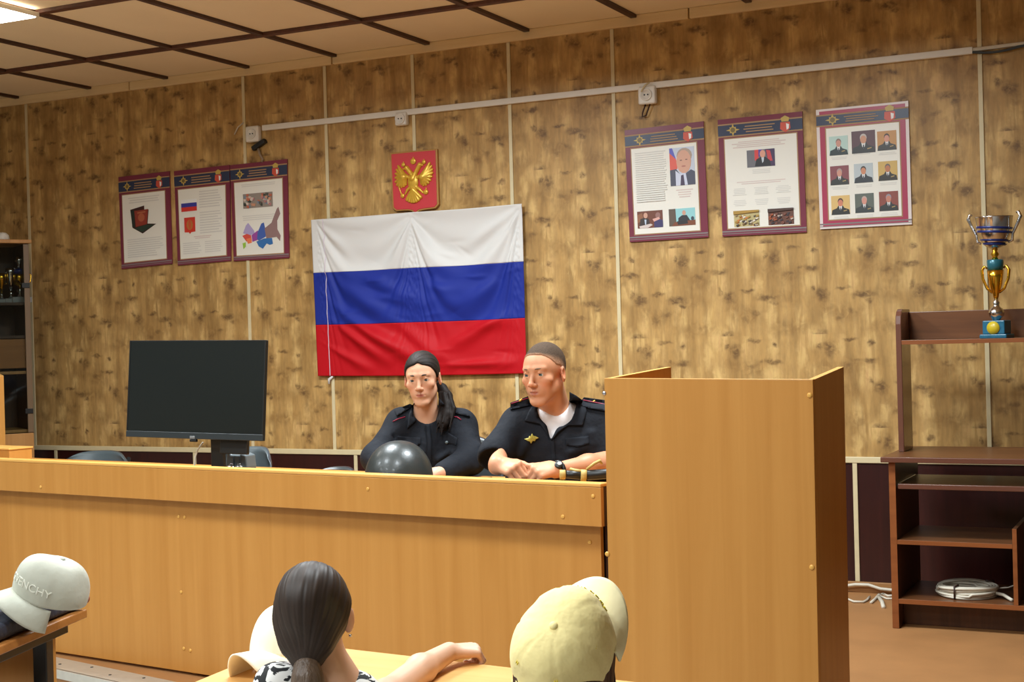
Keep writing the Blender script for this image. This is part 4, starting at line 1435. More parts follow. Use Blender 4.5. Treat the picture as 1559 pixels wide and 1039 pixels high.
q.build('cam_cover', M_chrome, sh)
# big trophy on the hutch
P = on(1518, 515, 'y', SY + HY + .06)
S_ = 1 / 4.95 * (np.linalg.norm(P - CAM) / FPX)
def pr(L): return [(r * S_, (955 - y) * S_) for r, y in L]
t = thing('trophy', 'large silver and gold cup with ribbons standing on the shelving desk', 'trophy', (P[0], P[1], zs), R_(-14))
q = MB()
for (r, y0, y1) in ((98, 955, 925), (80, 925, 828)):
    q.box(-r * S_, r * S_, -r * .8 * S_, r * .8 * S_, (955 - y0) * S_, (955 - y1) * S_)
q.build('plinth', mat('blue_marble', (34, 96, 122), .3, var=.25, scale=40), t, .004)
q = MB().lathe([(46 * S_, 0), (46 * S_, .003), (.0005, .0035)], 28, None, Matrix.Translation((0, -80 * .8 * S_, (955 - 880) * S_)) @ Matrix.Rotation(R_(90), 4, 'X'))
q.build('round_plate', mat('yellow_plate', (200, 176, 40), .35), t)
MB().lathe(pr([(26, 828), (32, 815), (50, 795), (56, 770), (44, 745), (26, 732), (20, 715), (26, 700), (16, 688), (14, 672)]), 28).build('lower_stem', M_silver, t)
MB().lathe(pr([(14, 672), (20, 655), (22, 640), (30, 620), (44, 570), (52, 520), (58, 470)]), 28).build('gold_cup', M_gol, t)
MB().lathe(pr([(50, 469), (56, 440), (58, 400), (52, 394)]), 28).build('teal_collar', M_teal, t)
MB().lathe(pr([(22, 393), (18, 375), (30, 355), (16, 335), (22, 318)]), 28).build('upper_stem', M_gol, t)
o = MB().lathe(pr([(22, 318), (60, 300), (95, 255), (112, 215), (122, 160), (128, 95), (131, 88), (124, 92), (116, 160), (104, 215), (60, 280)]), 36, None, None, False).build('silver_cup', M_silver, t)
for y0, y1, r0, r1 in ((160, 176, 123.5, 121), (190, 206, 119, 116), (252, 264, 98.5, 90), (280, 292, 82, 72)):
    MB().lathe(pr([(r1, y1), (r1 + 3, y1 - 2), (r0 + 3, y0 + 2), (r0, y0)]), 36, None, Matrix.Translation((0, 0, (955 - (y0 + y1) / 2) * S_)) @ Matrix.Rotation(R_(4), 4, 'Y') @ Matrix.Translation((0, 0, -(955 - (y0 + y1) / 2) * S_)), False).build('ribbon_stripe', M_blueb, o)
for sx in (-1, 1):
    MB().tube([(sx * r * S_, 0, (955 - y) * S_) for r, y in ((100, 275), (128, 262), (132, 215), (166, 150), (190, 95), (176, 62), (160, 70))], [9 * S_, 11 * S_, 10 * S_, 12 * S_, 14 * S_, 12 * S_, 7 * S_], 8).build('handle', M_silver, t)
    MB().tube([(sx * r * S_, 0, (955 - y) * S_) for r, y in ((26, 630), (62, 600), (92, 530), (98, 470), (80, 440), (60, 455))], [8 * S_, 10 * S_, 11 * S_, 12 * S_, 10 * S_, 8 * S_], 8).build('gold_handle', M_gol, t)
# cable coil on the bottom shelf
P = on(1473, 893, 'z', .13)
t = thing('cable_coil', 'coil of white cable lying on the bottom shelf of the desk', 'cable coil', (P[0] + .025, min(P[1], SY + .17), .1236))
pts = []
N = 900
for i in range(N):
    a = i / N * 2 * math.pi * 17
    k = i / N * 17
    lay = int(k // 3.4)
    f = (k % 3.4) / 3.4
    r = .122 - .030 * (f if lay % 2 == 0 else 1 - f) + .004 * math.sin(a * 3.1)
    pts.append((r * math.cos(a), r * math.sin(a), .006 + .0092 * lay + .002 * math.sin(a * 2 + lay)))
MB().tube(pts, .0055, 7).build('winding', M_cable, t)
for an in (-105, 40):
    q = MB().tube([(.125 * math.cos(R_(an)) + 0 * k, .125 * math.sin(R_(an)), z_) for k, z_ in ((0, .002), (1, .025), (2, .052))] + [(.087 * math.cos(R_(an)), .087 * math.sin(R_(an)), .054)], .004, 8)
    q.build('tie', M_brown_shade, t)
MB().tube([(.115, -.03, .02), (.15, -.05, .018), (.178, -.085, .010), (.19, -.10, .007)], .007, 8).build('cable_end', M_cable, t)
MB().tube([(.11, .02, .03), (.16, .03, .035), (.20, .06, .05), (.23, .12, .03)], .003, 8).build('cable_end', M_cable, t)
# loose white cables on the floor by the wall
def fpt(u, v, z=.006):
    return on(u, v, 'z', z)
mb = MB().tube([on(u, v, 'y', WALL - .04) for u, v in ((1230, 890), (1283, 893), (1302, 890.5), (1322, 891), (1340, 897), (1358, 899), (1380, 900))], .0075, 8)
tag(mb.build('floor_cable', M_cable), 'white cable running along the foot of the maroon wall panel', 'cable')
mb = MB().tube([fpt(u, v) for u, v in ((1262, 908), (1287, 911), (1300, 916.5), (1314, 917), (1320, 914), (1324, 909))], .005, 8)
tag(mb.build('floor_cable', M_cable), 'curved white cable lying on the floor left of the desk foot', 'cable')
mb = MB().tube([fpt(u, v) for u, v in ((1326, 918), (1332, 913), (1338, 906), (1344, 904.5), (1352, 908), (1365, 907))], .006, 8)
mb.tube([fpt(u, v) for u, v in ((1337, 909), (1343, 917), (1345, 925))], .009, 8)
mb.tube([fpt(u, v) for u, v in ((1340, 908), (1350, 912), (1366, 912))], .005, 8)
tag(mb.build('floor_cable', M_cable), 'tangled white cable ends beside the desk foot', 'cable')

# ------------------------------------------------------------------ pupils' desks in the hall
def desk(name, label, A, B, C, z, legs=True):
    """A far corner, B other far corner, C near corner below A (plan points)"""
    t = thing(name, label, 'desk', (A[0], A[1], -.2))
    A, B, C = [np.array(p) for p in (A, B, C)]
    o = A.copy()
    D_ = B + (C - A)
    a, b, c, d = [p - o for p in (A, B, C, D_)]
    h = z + .2
    MB().hexa([(a[0], a[1], h - .022), (b[0], b[1], h - .022), (d[0], d[1], h - .022), (c[0], c[1], h - .022)],
              [(a[0], a[1], h), (b[0], b[1], h), (d[0], d[1], h), (c[0], c[1], h)]).build('desk_top', M_top, t, .003)
    return t, a, b, c, d, h
M_top = wood('pupil_desk_top', (224, 168, 96), (236, 184, 114), .35, 20, 1.0, 'x', .5)
dA, dB, dC = on(442, 978, 'z', .56)[:2], on(985, 1040.5, 'z', .56)[:2], on(290, 1041, 'z', .56)[:2]
t, a, b, c, d, h = desk('pupil_desk', 'light beech pupil desk in front of the girl with the ponytail', dA, dB, dC, .56)
for p, q_ in ((a, d), (b, c)):
    for f in (.06, .94):
        s0 = p + (q_ - p) * f
        MB().tube([(s0[0], s0[1], h - .022), (s0[0], s0[1], 0)], .014, 8).build('leg', M_black, t)
e1 = (b - a) / np.linalg.norm(b - a)
e2 = (c - a) / np.linalg.norm(c - a)
s0, s1 = a + e1 * .06 + e2 * .05, b - e1 * .06 + e2 * .05
MB().hexa([(s0[0], s0[1], h - .32), (s1[0], s1[1], h - .32), (s1[0] + e2[0] * .016, s1[1] + e2[1] * .016, h - .32), (s0[0] + e2[0] * .016, s0[1] + e2[1] * .016, h - .32)],
          [(s0[0], s0[1], h - .0225), (s1[0], s1[1], h - .0225), (s1[0] + e2[0] * .016, s1[1] + e2[1] * .016, h - .0225), (s0[0] + e2[0] * .016, s0[1] + e2[1] * .016, h - .0225)]).build('modesty_panel', M_beech, t, .001)
# left desk: its right end faces the camera
lA, lC = np.array([-2.703, 2.88]), np.array([-2.545, 2.36])
lB = lA + np.array([-1.005, -.305])
t, a, b, c, d, h = desk('pupil_desk', 'dark pupil desk at the left edge carrying the grey cap', lA, lB, lC, .56)
ob = t.children[0]
ob.data.materials[0] = wood('old_desk_top', (150, 92, 40), (176, 116, 56), .4, 20, 1.0, 'x')
e1 = (b - a) / np.linalg.norm(b - a)
e2 = (c - a) / np.linalg.norm(c - a)
def post(nm, f, x, r, z0, z1, m):
    s0 = a + e2 * f + e1 * x
    u_, w_ = e1 * r, e2 * r
    MB().hexa([tuple(np.append(s0 - u_ - w_, z0)), tuple(np.append(s0 + u_ - w_, z0)), tuple(np.append(s0 + u_ + w_, z0)), tuple(np.append(s0 - u_ + w_, z0))],
              [tuple(np.append(s0 - u_ - w_, z1)), tuple(np.append(s0 + u_ - w_, z1)), tuple(np.append(s0 + u_ + w_, z1)), tuple(np.append(s0 - u_ + w_, z1))]).build(nm, m, t, .003)
L2 = np.linalg.norm(c - a)
post('leg', .15, .05, .019, 0, h - .023, M_black)
post('leg', L2 - .05, .05, .019, 0, h - .023, M_black)
post('leg', .15, 1.0, .019, 0, h - .023, M_black)
post('leg', L2 - .05, 1.0, .019, 0, h - .023, M_black)
def bar(nm, f0, f1, x0, x1, z0, z1, m):
    P = [a + e2 * f + e1 * x for f, x in ((f0, x0), (f0, x1), (f1, x1), (f1, x0))]
    MB().hexa([tuple(np.append(p, z0)) for p in P], [tuple(np.append(p, z1)) for p in P]).build(nm, m, t, .002)
bar('top_rail', .05, L2 - .03, .03, .07, h - .052, h - .024, M_black)
bar('book_shelf', .18, L2 - .07, .06, 1.0, h - .175, h - .157, M_beechx)
bar('modesty_panel', .10, .118, .04, 1.0, .18, h - .054, M_beech)
# ------------------------------------------------------------------ people
def frame(yaw, pitch=0.0, roll=0.0):
    """head axes seen from the photographer: yaw > 0 turns the face to the picture's left, pitch > 0 lifts the chin"""
    f = CTO * math.cos(yaw) - CRT * math.sin(yaw)
    f = f * math.cos(pitch) + ZUP * math.sin(pitch)
    f /= np.linalg.norm(f)
    x = np.cross(f, ZUP)
    x = -x / np.linalg.norm(x) * -1.0
    left = np.cross(ZUP, f)
    left /= np.linalg.norm(left)
    u = np.cross(f, left)
    l2 = left * math.cos(roll) + u * math.sin(roll)
    u2 = -left * math.sin(roll) + u * math.cos(roll)
    return np.stack([l2, f, u2], 1)
class Head:
    def __init__(s, o, M, sc, jaw=1.0):
        s.o, s.M, s.sc, s.jaw = np.array(o, float), M, sc, jaw
    def p(s, x, y, z):
        return s.o + s.sc * (s.M @ np.array([x, y, z], float))
    def loc(s, V):
        return (np.asarray(V) - s.o) @ s.M / s.sc
    def face(s, S):
        sc, M, j = s.sc, s.M, s.jaw
        E = lambda c, r, k=.01, op='u', MM=None: S.ell(s.p(*c), np.array(r) * sc, M if MM is None else MM, k * sc, op)
        C = lambda a, b, r0, r1, k=.01, op='u': S.cap(s.p(*a), s.p(*b), r0 * sc, r1 * sc, k * sc, op)
        E((0, -.014, .042), (.073, .092, .085), .01)
        E((0, .028, .030), (.064, .060, .066), .02)
        E((0, .022, -.030), (.056 * j, .058, .075), .025)
        for q in (-1, 1):
            C((q * .050 * j, .004, -.045), (q * .022 * j, .060, -.092), .017, .015, .022)
            E((q * .043, .056, -.012), (.022, .020, .018), .02)
            C((q * .012, .083, .034), (q * .043, .070, .034), .009, .007, .012)
        for q in (-1, 1):
            E((q * .032 * j, .046, -.042), (.022, .024, .030), .02)
        E((0, .066, -.095), (.023 * j, .019, .018), .018)
        E((0, .070, -.052), (.030, .018, .026), .015)
        for q in (-1, 1):
            E((q * .031, .091, .013), (.0185, .014, .0120), .008, 's')
        C((0, .080, .024), (0, .101, -.022), .0075, .0100, .009)
        E((0, .103, -.024), (.0105, .0105, .0095), .006)
        for q in (-1, 1):
            E((q * .0125, .093, -.027), (.0085, .010, .0075), .005)
            E((q * .006, .100, -.034), (.0035, .005, .003), .002, 's')
        # lips
        C((-.017, .080, -.0535), (0, .0895, -.0505), .0045, .0062, .004)
        C((.017, .080, -.0535), (0, .0895, -.0505), .0045, .0062, .004)
        C((-.014, .081, -.062), (.014, .081, -.062), .0058, .0058, .005)
        C((0, .0855, -.0625), (0, .0856, -.0625), .0066, .0066, .005)
        C((-.021, .078, -.0565), (0, .094, -.0565), .0014, .0018, .002, 's')
        C((.021, .078, -.0565), (0, .094, -.0565), .0014, .0018, .002, 's')
        # lids
        for q in (-1, 1):
            C((q * .017, .0755, .012), (q * .031, .0825, .0205), .0032, .0036, .004)
            C((q * .031, .0825, .0205), (q * .0455, .0715, .0125), .0036, .0032, .004)
            C((q * .018, .0755, .009), (q * .031, .0800, .0035), .0025, .0026, .003)
            C((q * .031, .0800, .0035), (q * .0445, .0705, .0095), .0026, .0025, .003)
        # ears
        for q in (-1, 1):
            MM = M @ np.array(Matrix.Rotation(R_(-q * 22), 3, 'Z')) @ np.array(Matrix.Rotation(R_(12), 3, 'X'))
            E((q * .078, -.012, .002), (.0085, .019, .032), .004, 'u', MM)
            E((q * .086, -.006, .006), (.007, .011, .019), .003, 's', MM)
    def colour(s, V, base, lip, cheek=None, stubble=None, hairline=None):
        L = s.loc(V)
        base = np.array(lin(base)[:3])
        c = np.tile(base, (len(V), 1))
        def blend(w, rgb):
            nonlocal c
            c = c * (1 - w[:, None]) + np.array(lin(rgb)[:3]) * w[:, None]
        def g(cx, cy, cz, rx, ry, rz, q=2):
            return np.exp(-(((L[:, 0] - cx) / rx) ** 2 + ((L[:, 1] - cy) / ry) ** 2 + ((L[:, 2] - cz) / rz) ** 2) ** (q / 2))
        if cheek:
            for q in (-1, 1):
                blend(.55 * g(q * .042, .06, -.025, .022, .03, .022), cheek)
            blend(.5 * g(0, .105, -.025, .014, .014, .014), cheek)
            for q in (-1, 1):
                blend(.6 * g(q * .078, -.005, .0, .02, .03, .035), cheek)
        if stubble:
            blend(.30 * g(0, .06, -.075, .06, .05, .04, 4), stubble)
        blend(.9 * g(0, .088, -.0568, .020, .02, .0095, 6), lip)
        return c
    def eyes(s, parent, iris, brow, skin=None):
        mw = mat('eye_white', (214, 208, 200), .25)
        mi = mat('iris', iris, .2)
        mp = mat('pupil', (10, 10, 10), .15)
        for q in (-1, 1):
            V, F, Mi = [], [], []
            n, k = 20, 14
            r = .0132 * s.sc
            c = s.p(q * .031, .0690, .012)
            for i in range(k + 1):
                a = math.pi * i / k
                for j in range(n):
                    b = 2 * math.pi * j / n
                    V.append(c + r * (s.M @ np.array([math.sin(a) * math.cos(b), math.cos(a), math.sin(a) * math.sin(b)])))
            q_ = MB()
            for i in range(k):
                for j in range(n):
                    F.append((i * n + j, i * n + (j + 1) % n, (i + 1) * n + (j + 1) % n, (i + 1) * n + j))
            m3 = (mp, mi, mw)
            q_.mats = [mp, mi, mw]
            q_.v = [tuple(v) for v in V]
            q_.f = F
            q_.m = [0 if i < 1 else (1 if i < 3 else 2) for i in range(k) for j in range(n)]
            q_.smooth = [True] * len(F)
            adopt(q_.build('eye', mw), parent)
            B = [s.p(q * x, y, z) for x, y, z in ((.013, .0895, .0322), (.024, .0880, .0352), (.036, .0800, .0348), (.047, .0690, .0295))]
            adopt(MB().tube(B, [.0030 * s.sc, .0040 * s.sc, .0034 * s.sc, .0014 * s.sc], 8).build('eyebrow', mat('brow_hair', brow, .8)), parent)

def hand(S, w, f, n, thumb, sz=1.0, curl=(60, 75, 50), spread=1.0, tcurl=0.5, k=.004):
    """palm, four bent fingers and a thumb grown into the arm; w wrist, f forward, n back of the hand, thumb towards"""
    f = f / np.linalg.norm(f)
    n = n - f * (n @ f)
    n /= np.linalg.norm(n)
    t = np.cross(f, n)
    if t @ thumb < 0:
        t = -t
    K = [(.088, .030, .000), (.092, .010, .004), (.088, -.011, .003), (.080, -.030, -.002)]
    Ln = [(.043, .026, .021), (.047, .030, .022), (.044, .028, .021), (.034, .021, .019)]
    for (a, b, c), ln, r in zip(K, Ln, (.0098, .0102, .0096, .0086)):
        m0 = w + sz * (f * a + t * b * spread + n * c)
        S.cap(w + sz * (f * .015 + t * b * .6), m0, .0165 * sz, .0118 * sz, .012 * sz)
        S.cap(m0, m0, (r + .0018) * sz, None, .004 * sz)
        d = f.copy()
        p = m0
        for i in range(3):
            an = math.radians(curl[i])
            ax = d * math.cos(an) - n_cur(d, n, f) * math.sin(an)
            d = ax / np.linalg.norm(ax)
            q = p + d * ln[i] * sz
            S.cap(p, q, r * sz * (1 - .05 * i), r * sz * (1 - .05 * (i + 1)), .0025 * sz)
            p = q
    b0 = w + sz * (f * .022 + t * .024 - n * .006)
    b1 = w + sz * (f * .052 + t * (.050 - .012 * tcurl) - n * .014)
    b2 = b1 + sz * (f * .030 + t * (.012 - .024 * tcurl) - n * .010 * tcurl)
    b3 = b2 + sz * (f * .024 - t * (.018 * tcurl - .006) - n * .010 * tcurl)
    S.cap(b0, b1, .0165 * sz, .0125 * sz, .010 * sz)
    S.cap(b1, b2, .0122 * sz, .0108 * sz, .004 * sz)
    S.cap(b2, b3, .0108 * sz, .0088 * sz, .003 * sz)
def n_cur(d, n, f):
    """normal of the bending finger inside the f, n plane"""
    v = n - d * (n @ d)
    l = np.linalg.norm(v)
    if l < 1e-3:
        return -f
    v = v / l
    # keep turning the same way past a right angle
    if d @ n < -0.95:
        return f * 1.0
    x = np.array([d @ f, d @ n])
    w_ = f * (-x[1]) + n * x[0]
    return w_ / max(np.linalg.norm(w_), 1e-6)
def strand_cols(H, pole, base, amp=.55):
    ax = (np.asarray(pole) - H.o)
    ax = ax / np.linalg.norm(ax)
    e1 = np.cross(ax, [.3, .2, .9])
    e1 /= np.linalg.norm(e1)
    e2 = np.cross(ax, e1)
    def wave(V):
        D_ = V - H.o
        a = np.arctan2(D_ @ e1, D_ @ e2)
        h = D_ @ ax
        return (np.sin(a * 23 + 2 * np.sin(h * 25)) + .8 * np.sin(a * 47 + 1.3 + np.sin(h * 40)) + .6 * np.sin(a * 81 + .4)) / 2.4
    def col(V):
        k = 1 + amp * wave(V)
        return np.array(lin(base)[:3])[None, :] * k[:, None]
    def disp(V):
        D_ = V - H.o
        n = D_ / np.linalg.norm(D_, axis=1)[:, None]
        ang = np.arccos(np.clip(n @ ax, -1, 1))
        fade = np.clip(np.minimum(ang, np.pi - ang) / .5, 0, 1)
        return V + n * (wave(V) * fade * .0009)[:, None]
    return col, disp
def skinmat(name):
    return mat(name, (220, 170, 140), .48, spec=.35, sss=.12, attr=True, bump=.02, bscale=260)
M_skin = skinmat('skin')
M_navyc = mat('navy_uniform', (25, 28, 35), .85, spec=.25, var=.10, scale=40, bump=.25, bscale=26)
M_navyp = mat('navy_uniform_piece', (24, 27, 34), .85, spec=.25, var=.08, scale=60)
M_navyd = mat('navy_trousers', (28, 32, 44), .8)
M_pipe = mat('crimson_piping', (150, 34, 62), .5)
M_star = mat('gold_star', (226, 188, 84), .3, .5)
M_badge = mat('gold_badge', (190, 178, 84), .4, .2, var=.3, scale=300)
M_tshirt = mat('white_tshirt', (226, 222, 222), .8, bump=.1, bscale=30)
M_shoe = mat('black_shoe', (18, 18, 18), .3)

def lower_body(person, hip, fwd, top, floor=0.0, name='trousers', m=M_navyd, sc=1.0, seat=.49):
    """seated legs below the table"""
    f = np.array([fwd[0], fwd[1], 0.0])
    f /= np.linalg.norm(f)
    l = np.array([-f[1], f[0], 0.0])
    hip = np.array([hip[0], hip[1], seat + .09 * sc])
    S = Solid(hip - .62 * sc - np.array([0, 0, 0]), hip + np.array([.62, .62, .5]) * sc, .014)
    S.lo[2] = floor
    S = Solid(np.array([hip[0] - .62 * sc, hip[1] - .62 * sc, floor - .02]), np.array([hip[0] + .62 * sc, hip[1] + .62 * sc, top + .06]), .014)
    S.cap(hip - l * .08 * sc, hip + l * .08 * sc, .10 * sc, None, .03)
    S.cap(hip, np.array([hip[0], hip[1], top]), .11 * sc, .10 * sc, .05)
    for q in (-1, 1):
        a = hip + l * q * .09 * sc
        kn = hip + f * .36 * sc + l * q * .11 * sc + ZUP * .01
        an = np.append((kn + f * .01)[:2], floor + .10)
        S.cap(a, kn, .085 * sc, .062 * sc, .03)
        S.cap(kn, an, .060 * sc, .045 * sc, .02)
    adopt(S.build(name, m), person)
    for q in (-1, 1):
        kn = hip + f * .37 * sc + l * q * .11 * sc
        T = Solid(np.array([kn[0] - .25, kn[1] - .25, floor - .02]), np.array([kn[0] + .25, kn[1] + .25, floor + .14]), .010)
        T.cap(np.array([kn[0], kn[1], floor + .045]) - f * .05 * sc, np.array([kn[0], kn[1], floor + .040]) + f * .15 * sc, .043 * sc, .036 * sc, .01)
        T.cap(np.array([kn[0], kn[1], floor + .05]), np.array([kn[0], kn[1], floor + .10]), .046 * sc, .046 * sc, .01)
        adopt(T.build('shoe', M_shoe), person)

# ================================================================== the man
def man():
    D = 4.98
    w = lambda u, v, d=0.0: W(u, v, D + d)
    root = w(848, 700, .1)
    man_ = thing('person', 'man with cropped hair in a dark navy uniform looking left, fists on the table', 'person', (root[0], root[1], 0))
    H = Head(w(829, 572.5, -.005), frame(R_(33), R_(-4), R_(2)), .905, .92)
    sk = (210, 150, 114)
    S = Solid(np.min([w(720, 735, -.40), w(980, 500, .2), w(720, 500, -.40), w(980, 735, .25)], 0) - .05, np.max([w(720, 735, -.40), w(980, 500, .25), w(980, 735, -.40), w(720, 500, .25)], 0) + .05, .0032)
    H.face(S)
    nb = w(848, 634, .085)
    S.cap(H.p(0, -.020, -.040), nb, .054, .054, .02)
    S.cap(H.p(.045, -.012, -.04), w(846, 634, .03), .014, .014, .02)
    # chest core and arms, all one surface
    S.cap(w(820, 668, .10), w(880, 668, .10), .085, None, .04)
    S.cap(w(850, 668, .10), w(850, 735, .12), .095, .10, .04)
    S.cap(w(848, 640, .07), w(800, 648, .08), .05, .05, .03)
    S.cap(w(848, 640, .07), w(915, 646, .06), .05, .05, .03)
    eR, wR = w(752, 700, -.04), w(757, 709, -.19)
    S.cap(w(787, 650, .06), eR, .048, .044, .02)
    S.cap(eR, w(751, 700, -.10), .046, .045, .02)
    S.cap(w(751, 700, -.10), wR, .044, .033, .02)
    eL, wL = w(935, 705, -.02), w(846, 717, -.21)
    S.cap(w(925, 652, .05), eL, .048, .044, .02)
    S.cap(eL, w(895, 709, -.12), .046, .037, .02)
    S.cap(w(895, 709, -.12), wL, .036, .026, .02)
    n1 = ZUP * .80 + CTO * .55 - CRT * .15
    hand(S, w(757, 707, -.18), CRT * .58 + CTO * .60 - ZUP * .10, n1, CRT - CTO * .3, .93, (62, 82, 55), .95, .35)
    n2 = ZUP * .78 + CTO * .50 + CRT * .25
    hand(S, w(848, 713, -.20), -CRT * .80 + CTO * .45 - ZUP * .06, n2, -CRT + ZUP * .2 - CTO * .5, .93, (66, 84, 55), .95, .8)
    def col(V):
        c = H.colour(V, sk, (172, 106, 92), (212, 126, 92), (176, 122, 96))
        L = H.loc(V)
        z0 = np.interp(L[:, 1], (-.12, -.06, -.02, .01, .03, .07), (-.045, -.03, .005, .045, .085, .095))
        s_ = np.clip((L[:, 2] - z0) / .02, 0, 1) * .75
        s_ = s_ * (np.linalg.norm(L, axis=1) < .2)
        return c * (1 - s_[:, None]) + np.array(lin((128, 104, 84))[:3]) * s_[:, None]
    adopt(S.build('body', M_skin, None, col), man_)
    H.eyes(man_, (92, 104, 104), (120, 92, 70))
    # cropped hair
    a, b = H.p(-.12, -.13, -.06), H.p(.12, .12, .15)
    lo, hi = np.min([H.p(x, y, z) for x in (-.1, .1) for y in (-.13, .12) for z in (-.06, .15)], 0), np.max([H.p(x, y, z) for x in (-.1, .1) for y in (-.13, .12) for z in (-.06, .15)], 0)
    Q = Solid(lo, hi, .0028)
    Q.ell(H.p(0, -.014, .043), np.array((.0748, .0938, .0878)) * H.sc, H.M, .004)
    Q.ell(H.p(0, .028, .0325), np.array((.0655, .0605, .0682)) * H.sc, H.M, .018)
    YL = (-.13, -.09, -.05, -.02, .0, .02, .042, .06, .08, .12)
    ZL = (-.045, -.035, -.012, .022, .036, .040, .066, .084, .090, .090)
    def keep(X, Y, Z):
        x, y, z = X - H.o[0], Y - H.o[1], Z - H.o[2]
        ly = (x * H.M[0, 1] + y * H.M[1, 1] + z * H.M[2, 1]) / H.sc
        lz = (x * H.M[0, 2] + y * H.M[1, 2] + z * H.M[2, 2]) / H.sc
        lx = np.abs(x * H.M[0, 0] + y * H.M[1, 0] + z * H.M[2, 0]) / H.sc
        zl = np.interp(ly, YL, ZL) - .05 * np.clip(lx - .045, 0, 1) * (ly > .05)
        return (zl - lz) * .7 * H.sc
    Q.cut(keep)
    def hcol(V):
        L = H.loc(V)
        t_ = np.clip((L[:, 2] - np.interp(L[:, 1], YL, ZL)) / np.interp(L[:, 1], (.02, .055), (.045, .014)), 0, 1)[:, None]
        t_ = t_ * t_ * (3 - 2 * t_)
        return np.array(lin((172, 128, 98))[:3]) * (1 - t_) + np.array(lin((74, 58, 45))[:3]) * t_
    adopt(Q.build('hair', mat('cropped_hair', (92, 74, 58), .8, spec=.2, var=.18, scale=160, bump=.3, bscale=300, attr=True), None, hcol), man_)
    # uniform shirt with short sleeves
    T = Solid(np.min([w(735, 740, -.2), w(990, 590, .35), w(735, 590, .35), w(990, 740, -.2)], 0) - .05, np.max([w(735, 740, -.2), w(990, 590, .35), w(735, 590, .35), w(990, 740, -.2)], 0) + .05, .0055)
    T.cap(w(812, 672, .10), w(890, 672, .10), .118, None, .05)
    T.cap(w(850, 690, .11), w(850, 760, .13), .135, .14, .05)
    T.cap(w(812, 680, .11), w(818, 760, .12), .10, .115, .05)
    T.cap(w(890, 680, .10), w(888, 760, .12), .10, .115, .05)
    T.cap(w(850, 634, .075), w(792, 644, .07), .062, .060, .04)
    T.cap(w(850, 634, .075), w(922, 640, .06), .062, .062, .04)
    T.cap(w(790, 650, .065), w(755, 692, -.025), .066, .060, .03)
    T.cap(w(757, 690, -.02), w(753, 697, -.035), .062, .060, .01)
    T.cap(w(922, 648, .05), w(932, 690, .0), .066, .062, .03)
    # folds
    for (u0, v0, d0, u1, v1, d1, r) in ((806, 668, -.02, 792, 692, -.02, .010), (868, 690, -.03, 900, 676, -.02, .012), (842, 700, -.025, 880, 706, -.02, .010), (775, 660, .01, 770, 690, -.03, .010), (900, 660, -.02, 905, 700, -.02, .010)):
        T.cap(w(u0, v0, d0), w(u1, v1, d1), r, r, .02)
    T.cap(w(824, 690, -.05), w(838, 706, -.05), .004, .008, .012, 's')
    # open neck: wedge between the lapels, and the neck hole
    def vcut(X, Y, Z):
        x, y, z = X - CAM[0], Y - CAM[1], Z - CAM[2]
        dz = x * FW[0] + y * FW[1] + z * FW[2]
        U_ = IW / 2 + FPX * (x * RT[0] + y * RT[1] + z * RT[2]) / dz
        V_ = IH / 2 - FPX * (x * UP[0] + y * UP[1] + z * UP[2]) / dz
        ul = 824.5 + (V_ - 615) * (838.5 - 824.5) / 56
        ur = 866 + (V_ - 615) * (838.5 - 866) / 56
        d = np.maximum(np.maximum(ul - U_, U_ - ur), V_ - 671) * .0023
        d = np.maximum(d, dz - (D + .09))
        return -d
    T.cut(lambda X, Y, Z: vcut(X, Y, Z), .003)
    T.cap(w(850, 606, .055), w(847, 628, .045), .066, .068, .012, 's')
    T.cap(w(753, 703, -.050), w(748, 713, -.080), .052, .052, .014, 's')
    sh = adopt(T.build('uniform_shirt', M_navyc), man_)
    # white t-shirt under it
    U = Solid(np.min([w(800, 700, -.05), w(890, 610, .2)], 0) - .12, np.max([w(800, 610, -.05), w(890, 700, .2)], 0) + .12, .005)
    U.cap(w(812, 672, .10), w(890, 672, .10), .108, None, .05)
    U.cap(w(850, 690, .11), w(850, 720, .12), .125, .125, .05)
    U.cap(w(850, 636, .075), w(800, 646, .07), .052, .050, .04)
    U.cap(w(850, 636, .075), w(905, 642, .06), .052, .050, .04)
    U.cap(w(828, 640, .045), w(866, 640, .045), .034, .034, .03)
    U.cap(w(848, 590, .03), w(845.5, 611, .018), .050, .0480, .006, 's')
    adopt(U.build('undershirt', M_tshirt), man_)
    bv = bvh_of(T)
    # collar, shoulder boards, badge, pocket flap
    patch('collar', [(824, 612), (827, 622), (839, 671), (829, 655), (822, 646), (799, 641), (804, 628), (812, 615)], bv, M_navyp, man_, .007, 3.0, D - .02, .002)
    patch('collar', [(867, 597), (867, 608), (862, 628), (839, 671), (852, 657), (864, 648), (887, 648), (893, 626), (890, 612), (878, 603)], bv, M_navyp, man_, .008, 3.0, D - .02, .002)
    for poly, line, stx, sd in (([(777, 613.5), (804, 603.5), (808, 617), (777, 624)], ((778.5, 614.8), (804.5, 606.2)), (792.5, 609.8), 1),
                                ([(880, 617), (889, 605), (932, 611), (930, 628), (898, 622)], ((888, 609.4), (915, 614.8), (930, 618)), (903.5, 612), -1)):
        b_ = patch('shoulder_board', poly, bv, M_navyp, man_, .009, 3.0, D + .05, .002)
        # outline strip and star sit on the board
        q = MB()
        me = b_.data
        bb = BVHTree.FromPolygons([b_.matrix_world @ v.co for v in me.vertices], [p.vertices[:] for p in me.polygons])
        def onb(u, v):
            d = ray(u, v)
            dn = np.linalg.norm(d)
            h = bb.ray_cast(Vector(CAM), Vector(d / dn))
            return CAM + d * ((h[3] / dn if h[0] is not None else D + .05) - .001)
        o = MB().tube([onb(*p) for p in line], .0020, 6).build('piping', M_pipe)
        adopt(o, b_)
        c = onb(*stx)
